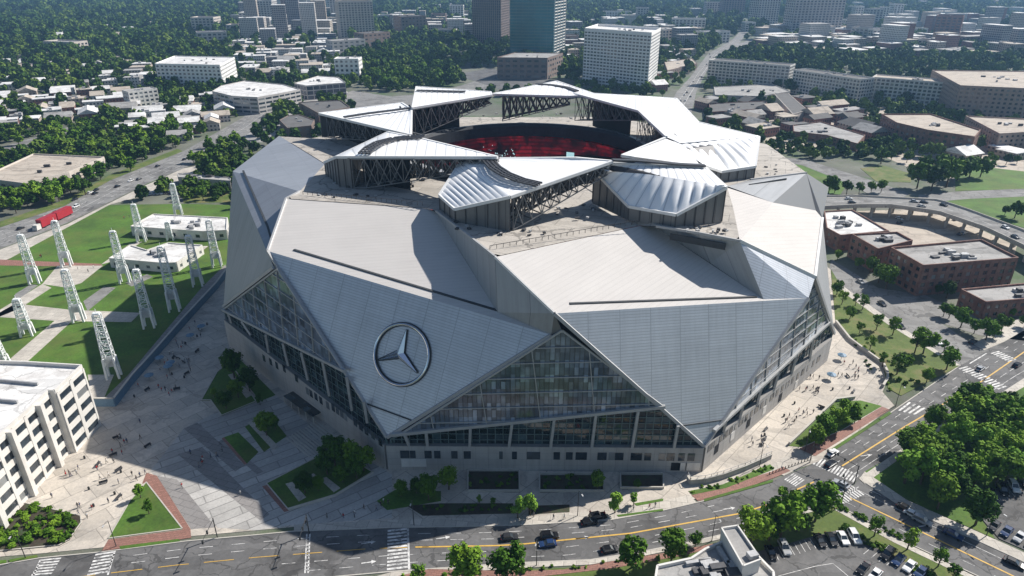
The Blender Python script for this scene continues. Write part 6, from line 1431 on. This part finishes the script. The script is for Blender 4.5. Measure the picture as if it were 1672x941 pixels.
for k in range(16):
    f = rc.random(); x = 20+f*330; lane = rc.choice((.25, .45, .65, .8)); P0, P1 = (x, 378-(x/330)*145), (x, 400-(x/330)*143); y = P0[1]*(1-lane)+P1[1]*lane; c = rc.choice(COLS); s = rc.choice((-1, 1))
    car_px(x, y-3, x+10*s, y-3-4.4*s, c, '%s car driving on the left boulevard' % NAMEC[c], 'cars on the left boulevard', rc.random() < .3, .08)
for k in range(14):
    t = rc.random(); x, y = 1112+t*60, 168-t*92; c = rc.choice(COLS); car_px(x+rc.uniform(-6, 10), y, x+4, y-6, c, '%s car on the long straight avenue' % NAMEC[c], 'cars on the long avenue', False, .1)
for k in range(12):
    t = rc.random(); p = lerp_line(n_, f_, rc.choice((.3, .7)), 60)[int(8+t*48)]; q = lerp_line(n_, f_, .3, 60)[int(8+t*48)+2]; q0 = lerp_line(n_, f_, .3, 60)[int(8+t*48)]; d = q-q0; c = rc.choice(COLS)
    car(p.x, p.y, math.atan2(d.y, d.x), c, '%s car on the curved overpass' % NAMEC[c], 'cars on the overpass', False, OZ+.05)
for k in range(10):
    x, y = rc.uniform(1430, 1590), rc.uniform(358, 385); c = rc.choice(COLS); car_px(x, y, x+8, y+rc.choice((-3, 3)), c, '%s car in the tan yard under the overpass' % NAMEC[c], 'cars in the yard under the overpass', False, .08)
for k, (x, y) in enumerate(((1470, 535), (1510, 562), (1440, 498), (1405, 462), (1530, 560))):
    c = COLS[k]; car_px(x, y, x+14, y+10, c, '%s car on the side street behind the park strip' % NAMEC[c], 'cars on the side street', False, .08)
# red lorry with two box bodies
lp, lq = at(66, 374), at(116, 350); d = lq-lp; LR = thing('lorry', 'long red articulated lorry with white cab on the left boulevard', 'lorry', tuple(lp), math.atan2(d.y, d.x)); LL = d.length
for x0, x1 in ((.0, .47), (.5, 1.0)):
    mb = MB(); mb.box(((x0+x1)/2*LL, 0, .9), (x1-x0)*LL, 3.2, 4.2); kid('trailer', mb.mesh('trailer', M['red_truck']), LR)
mb = MB(); mb.hexa([Vector(v) for v in ((-4, -1.4, .5), (-.5, -1.4, .5), (-.5, 1.4, .5), (-4, 1.4, .5), (-3.4, -1.3, 3.2), (-.5, -1.3, 3.4), (-.5, 1.3, 3.4), (-3.4, 1.3, 3.2))]); kid('cab', mb.mesh('cab', M['white_wall']), LR)
mb = MB(); mb.hexa([Vector(v) for v in ((-4.0, -1.1, 1.9), (-3.6, -1.1, 1.9), (-3.6, 1.1, 1.9), (-4.0, 1.1, 1.9), (-3.72, -1.1, 3.0), (-3.5, -1.1, 3.0), (-3.5, 1.1, 3.0), (-3.72, 1.1, 3.0))]); kid('windscreen', mb.mesh('windscreen', M['glass']), LR)
for x in (-3, 2, LL*.3, LL*.42, LL*.6, LL*.85, LL*.93):
    for sy in (-1.2, 1.2): kid('wheel', ME_wheel, LR, (x, sy, .5), 0, (1.5, 1.6, 1.5))
# ------------------------------------------------------------------ lamps and signals
def lamp(px, py, h, label, group, arm=2.2, rz=0.0):
    p = at(px, py); t = thing('street_lamp', label, 'street lamp', tuple(p), rz, group)
    mb = MB(); mb.tube([(0, 0, 0), (0, 0, h)], [.12, .07], 6); kid('pole', mb.mesh('pole', M['pole']), t)
    mb = MB(); mb.tube([(0, 0, h), (arm*.5, 0, h+.35), (arm, 0, h+.4)], .05, 5); kid('arm', mb.mesh('arm', M['pole']), t)
    mb = MB(); mb.box((arm, 0, h+.3), .8, .3, .14); kid('lamp_head', mb.mesh('lamp_head', M['hvac']), t)
for px, py, l in ((190, 893, 'dark street lamp on the verge below the triangle lawn'), (42, 912, 'street lamp on the narrow verge at the left edge'), (676, 858, 'street lamp on the upper kerb right of the zebra crossing'), (943, 843, 'street lamp by the brick crossing on the upper sidewalk'), (876, 924, 'street lamp on the lower kerb below the two cars'), (1162, 884, 'street lamp with banner at the lower kerb near the stair tower'), (1240, 762, 'street lamp by the brick path below the curved wall'), (1314, 738, 'street lamp at the lower end of the bushy bed'), (1462, 664, 'street lamp at the end of the park strip'), (1610, 876, 'street lamp on the sidewalk of the right-hand parking lot')):
    lamp(px, py, 8.5, l, 'street lamps', rz=rc.uniform(-2, -1))
def signal(px, py, L, rz, label):
    p = at(px, py); t = thing('traffic_signal', label, 'traffic light', tuple(p), rz, 'traffic signals')
    mb = MB(); mb.tube([(0, 0, 0), (0, 0, 6.4)], .14, 6); kid('pole', mb.mesh('pole', M['pole']), t)
    mb = MB(); mb.tube([(0, 0, 6.0), (L, 0, 6.5)], [.11, .06], 5); kid('mast_arm', mb.mesh('mast_arm', M['pole']), t)
    for f in (.55, .95): mb = MB(); mb.box((L*f, 0, 5.6), .35, .35, 1.0); kid('signal_head', mb.mesh('signal_head', M['pole']), t)
signal(355, 878, 8, -1.5, 'dark traffic signal mast reaching over the street left of the zebra crossing'); signal(505, 872, 8, -1.5, 'traffic signal mast beside the double white stop line'); signal(1395, 790, 7, 2.3, 'traffic signal at the right corner of the junction'); signal(1322, 756, 7, -.6, 'traffic signal at the upper corner of the junction'); signal(1372, 828, 6, 1.2, 'traffic signal at the lower corner of the junction')
# ------------------------------------------------------------------ people
def person_mesh(seed, shirt, trousers, skin, walking):
    r = random.Random(seed); bm_v = [(0, 0, .95), (0, 0, 1.2), (0, 0, 1.42), (0, 0, 1.55), (0, 0, 1.68), (0, .0, 1.76)]; e = [(0, 1), (1, 2), (2, 3), (3, 4), (4, 5)]; rad = [.15, .13, .16, .06, .10, .07]
    s = .22 if walking else .03
    for sg in (-1, 1):
        k = len(bm_v); bm_v += [(sg*.09, 0, .9), (sg*.1, sg*s*.7, .5), (sg*.1, sg*s*1.2-(.06 if sg*s < 0 else 0), .08), (sg*.1, sg*s*1.2+.13, .04)]; e += [(0, k), (k, k+1), (k+1, k+2), (k+2, k+3)]; rad += [.095, .065, .05, .045]
        k = len(bm_v); bm_v += [(sg*.19, 0, 1.4), (sg*.24, -sg*s*.4, 1.12), (sg*.24, -sg*s*.6+.08, .86), (sg*.24, -sg*s*.6+.11, .77)]; e += [(2, k), (k, k+1), (k+1, k+2), (k+2, k+3)]; rad += [.06, .045, .035, .03]
    me = bpy.data.meshes.new('person'); me.from_pydata(bm_v, e, []); o = bpy.data.objects.new('person', me); COL.objects.link(o)
    md = o.modifiers.new('skin', 'SKIN'); 
    if not me.skin_vertices: bpy.context.view_layer.update()
    sv = me.skin_vertices[0].data if me.skin_vertices else None
    if sv is None: raise RuntimeError('no skin layer')
    for i, q in enumerate(rad): sv[i].radius = (q, q); sv[i].use_root = (i == 0)
    sb = o.modifiers.new('sub', 'SUBSURF'); sb.levels = 1; sb.render_levels = 1
    dg = bpy.context.evaluated_depsgraph_get(); out = bpy.data.meshes.new_from_object(o.evaluated_get(dg)); bpy.data.objects.remove(o)
    out.name = 'person'; out.materials.clear()
    for m in (shirt, trousers, skin): out.materials.append(m)
    for p in out.polygons:
        c = p.center; p.material_index = 2 if (c.z > 1.52 or (abs(c.x) > .2 and c.z < 1.1 and c.z > .7)) else (0 if c.z > .93 else 1); p.use_smooth = True
    return out
SH = [mat('cloth '+n, c, .85, .1, 2, fine=0) for n, c in (('white', (.65, .64, .62)), ('black', (.02, .02, .022)), ('red', (.35, .03, .03)), ('navy', (.03, .05, .12)), ('grey', (.2, .2, .2)))]
SK = [mat('skin '+n, c, .6, .05, 3, fine=0) for n, c in (('light', (.50, .30, .22)), ('dark', (.12, .065, .04)))]
TR = [SH[1], SH[3], SH[4]]; WORD = ['white', 'black', 'red', 'navy', 'grey']
hm = MB()
for i in range(6):
    for j in range(3):
        q = []
        for a, b in ((i, j), (i+1, j), (i+1, j+1), (i, j+1)): t = a*math.pi/3; f = b*math.pi/6*.95+.02; q.append((.115*math.cos(t)*math.cos(f), .125*math.sin(t)*math.cos(f)-.01, 1.72+.13*math.sin(f)))
        hm.poly(q)
ME_hair = hm.mesh('hair', M['pole'])
try:
    PM = [(person_mesh(i, SH[i % 5], TR[i % 3], SK[i % 2], i % 2 == 0), WORD[i % 5], 'walking' if i % 2 == 0 else 'standing') for i in range(10)]
except Exception as ex: print('person failed', ex); PM = []
rp = random.Random(17)
def people(poly, n, where, group):
    P = [tuple(at(*q))[:2] for q in poly]; xs = [q[0] for q in P]; ys = [q[1] for q in P]; k = 0; gx, gy = xs[0], ys[0]
    while k < n and PM:
        if k % 4 == 0 or rp.random() < .3: gx, gy = rp.uniform(min(xs), max(xs)), rp.uniform(min(ys), max(ys))
        x, y = gx+rp.gauss(0, 1.3), gy+rp.gauss(0, 1.3)
        if not inside(x, y, P):
            gx, gy = rp.uniform(min(xs), max(xs)), rp.uniform(min(ys), max(ys)); continue
        me, w, act = rp.choice(PM); o = bpy.data.objects.new('person', me); COL.objects.link(o); o.location = (x, y, .16); o.rotation_euler.z = rp.uniform(0, 6.28); tag(o, 'person in a %s top %s %s' % (w, act, where), 'person', group); kid('hair', ME_hair, o); k += 1
people([(170, 720), (230, 690), (300, 740), (220, 800), (150, 790)], 22, 'on the left plaza by the shadow edge', 'people on the left plaza')
people([(60, 800), (140, 760), (200, 800), (160, 880), (140, 850)], 14, 'by the white office block', 'people by the white office block')
people([(200, 660), (330, 500), (360, 500), (300, 640), (220, 700)], 34, 'in the shade below the blue wall', 'people in the shaded plaza strip')
people([(300, 690), (400, 760), (430, 830), (360, 850), (270, 780)], 12, 'on the shaded striped terrace', 'people on the shaded terrace')
people([(500, 850), (640, 800), (630, 850), (480, 862)], 10, 'in front of the stadium corner', 'people at the stadium corner')
people([(1190, 750), (1330, 600), (1400, 590), (1430, 620), (1300, 700), (1240, 745)], 40, 'on the sunny plaza right of the stadium', 'people on the right plaza')
people([(860, 846), (1000, 836), (1080, 826), (1080, 832), (990, 846), (860, 852)], 9, 'on the lit sidewalk above the street', 'people on the upper sidewalk')
people([(94, 436), (165, 436), (130, 460), (75, 464)], 8, 'on the small paved square of the park', 'people on the park square')
people([(30, 425), (180, 350), (225, 355), (160, 425)], 8, 'on the sports lawn', 'people on the sports lawn')
# small café tents and carts on the shaded plaza
def kiosk(px, py, m, label):
    p = at(px, py); t = thing('parasol_stand', label, 'parasol', tuple(p), rp.uniform(0, 1)); mb = MB(); mb.tube([(0, 0, 0), (0, 0, 2.3)], .06, 5); kid('post', mb.mesh('post', M['pole']), t)
    mb = MB()
    for k in range(8): a, b = k*math.pi/4, (k+1)*math.pi/4; mb.poly([(0, 0, 2.9), (1.6*math.cos(a), 1.6*math.sin(a), 2.2), (1.6*math.cos(b), 1.6*math.sin(b), 2.2)]); mb.poly([(1.6*math.cos(a), 1.6*math.sin(a), 2.2), (1.6*math.cos(a), 1.6*math.sin(a), 2.0), (1.6*math.cos(b), 1.6*math.sin(b), 2.0), (1.6*math.cos(b), 1.6*math.sin(b), 2.2)])
    kid('canopy', mb.mesh('canopy', M[m]), t)
for i, (x, y) in enumerate(((262, 592), (276, 606), (280, 600), (245, 621), (312, 555), (330, 540))): kiosk(x, y, 'bluewall', ['blue parasol nearest the wall bend on the shaded plaza', 'blue parasol in the middle of the shaded plaza strip', 'blue parasol touching the middle one on the shaded strip', 'blue parasol low on the shaded strip near the shadow edge', 'blue parasol high on the shaded strip by the raised walk', 'highest blue parasol on the shaded strip near the facade tip'][i])
kiosk(1373, 588, 'bluewall', 'blue parasol on the sunny right plaza, upper one'); kiosk(1356, 620, 'bluewall', 'blue parasol on the sunny right plaza, lower one')

# benches, bins and bollards on the plazas
def bench_like(poly, n, name, label, cat, group, me, m, sc):
    P = [tuple(at(*q))[:2] for q in poly]; xs = [q[0] for q in P]; ys = [q[1] for q in P]; k = 0
    while k < n:
        x, y = rp.uniform(min(xs), max(xs)), rp.uniform(min(ys), max(ys))
        if not inside(x, y, P): continue
        o = bpy.data.objects.new(name, me); COL.objects.link(o); o.location = (x, y, .14); o.rotation_euler.z = rp.uniform(0, 3); tag(o, label, cat, group); k += 1
bb = MB(); bb.box((0, 0, .40), 2.2, .5, .08); bb.box((-.8, 0, 0), .12, .45, .4); bb.box((.8, 0, 0), .12, .45, .4); bb.box((0, .24, .5), 2.2, .06, .45); ME_bench = bb.mesh('bench', M['steel_dark'])
bb = MB(); bb.tube([(0, 0, 0), (0, 0, .8), (0, 0, .95)], [.28, .30, .22], 8); ME_bin = bb.mesh('bin', M['pole'])
bb = MB(); bb.tube([(0, 0, 0), (0, 0, .9), (0, 0, 1.0)], [.12, .12, .06], 6); ME_bol = bb.mesh('bollard', M['pole'])
for poly, w in (([(60, 800), (200, 700), (300, 740), (200, 820), (140, 840)], 'left plaza'), ([(210, 650), (340, 500), (360, 500), (300, 640), (230, 690)], 'shaded plaza strip'), ([(1190, 755), (1330, 610), (1420, 600), (1430, 625), (1300, 705)], 'right plaza')):
    bench_like(poly, 7, 'bench', 'dark bench on the '+w, 'bench', 'benches on the '+w, ME_bench, None, 1)
    bench_like(poly, 5, 'litter_bin', 'dark litter bin on the '+w, 'bin', 'bins on the '+w, ME_bin, None, 1)
for k in range(14):
    p = at(1256+k*5.2, 776-k*1.9); o = bpy.data.objects.new('bollard', ME_bol); COL.objects.link(o); o.location = (p.x, p.y, .16); tag(o, 'dark bollard across the driveway right of the curved wall', 'bollard', 'bollards at the driveway')
# ------------------------------------------------------------------ the air
hz = MB(); hz.prism([(-4200, -300), (4200, -300), (4200, 5200), (-4200, 5200)], -1.0, 330.0, bottom=True)
hm_ = bpy.data.materials.new('haze'); hm_.use_nodes = True; HN = hm_.node_tree.nodes; HL = hm_.node_tree.links
for q in list(HN):
    if q.type != 'OUTPUT_MATERIAL': HN.remove(q)
pv = HN.new('ShaderNodeVolumePrincipled'); pv.inputs['Color'].default_value = (.34, .62, 1.0, 1); pv.inputs['Density'].default_value = 0.000105; pv.inputs['Anisotropy'].default_value = .2
HL.new(pv.outputs['Volume'], [q for q in HN if q.type == 'OUTPUT_MATERIAL'][0].inputs['Volume'])
ho = tag(hz.build('haze', hm_), kind='stuff')
# ------------------------------------------------------------------ light, sky, camera
AZ = Vector((.86, .51)); EL = R_(41)
sd = bpy.data.lights.new('sun', 'SUN'); sd.energy = 4.5; sd.angle = R_(.55); sd.color = (1, .95, .88)
so = bpy.data.objects.new('sun', sd); COL.objects.link(so)
AZ = AZ.normalized(); dv = Vector((AZ.x*math.cos(EL), AZ.y*math.cos(EL), math.sin(EL)))
so.rotation_euler = dv.to_track_quat('Z', 'Y').to_euler(); so.location = (300, 200, 400)
W = bpy.data.worlds.new('World'); S.world = W; W.use_nodes = True
wn = W.node_tree.nodes; sk = wn.new('ShaderNodeTexSky'); sk.sky_type = 'NISHITA'; sk.sun_disc = False; sk.sun_elevation = EL; sk.sun_rotation = math.atan2(AZ.x, AZ.y)
sk.air_density = 1.0; sk.dust_density = .6; sk.ozone_density = 1.5
wn['Background'].inputs['Strength'].default_value = .060
W.node_tree.links.new(sk.outputs['Color'], wn['Background'].inputs['Color'])
cd = bpy.data.cameras.new('camera'); cam = bpy.data.objects.new('camera', cd); COL.objects.link(cam)
cam.location = (0, 0, CH); cam.rotation_euler = (math.pi/2-PITCH, 0, 0)
cd.sensor_width = 36; cd.lens = FPX/1672*36; cd.clip_end = 12000; cd.clip_start = .5; S.camera = cam
S.view_settings.view_transform = 'Standard'; S.view_settings.look = 'None'; S.view_settings.gamma = 1; S.view_settings.exposure = 0.66
try: S.view_settings.use_curve_mapping = False
except Exception: pass
S.cycles.max_bounces = 5; S.cycles.diffuse_bounces = 3; S.cycles.volume_bounces = 0
S.cycles.use_adaptive_sampling = True; S.cycles.use_denoising = True
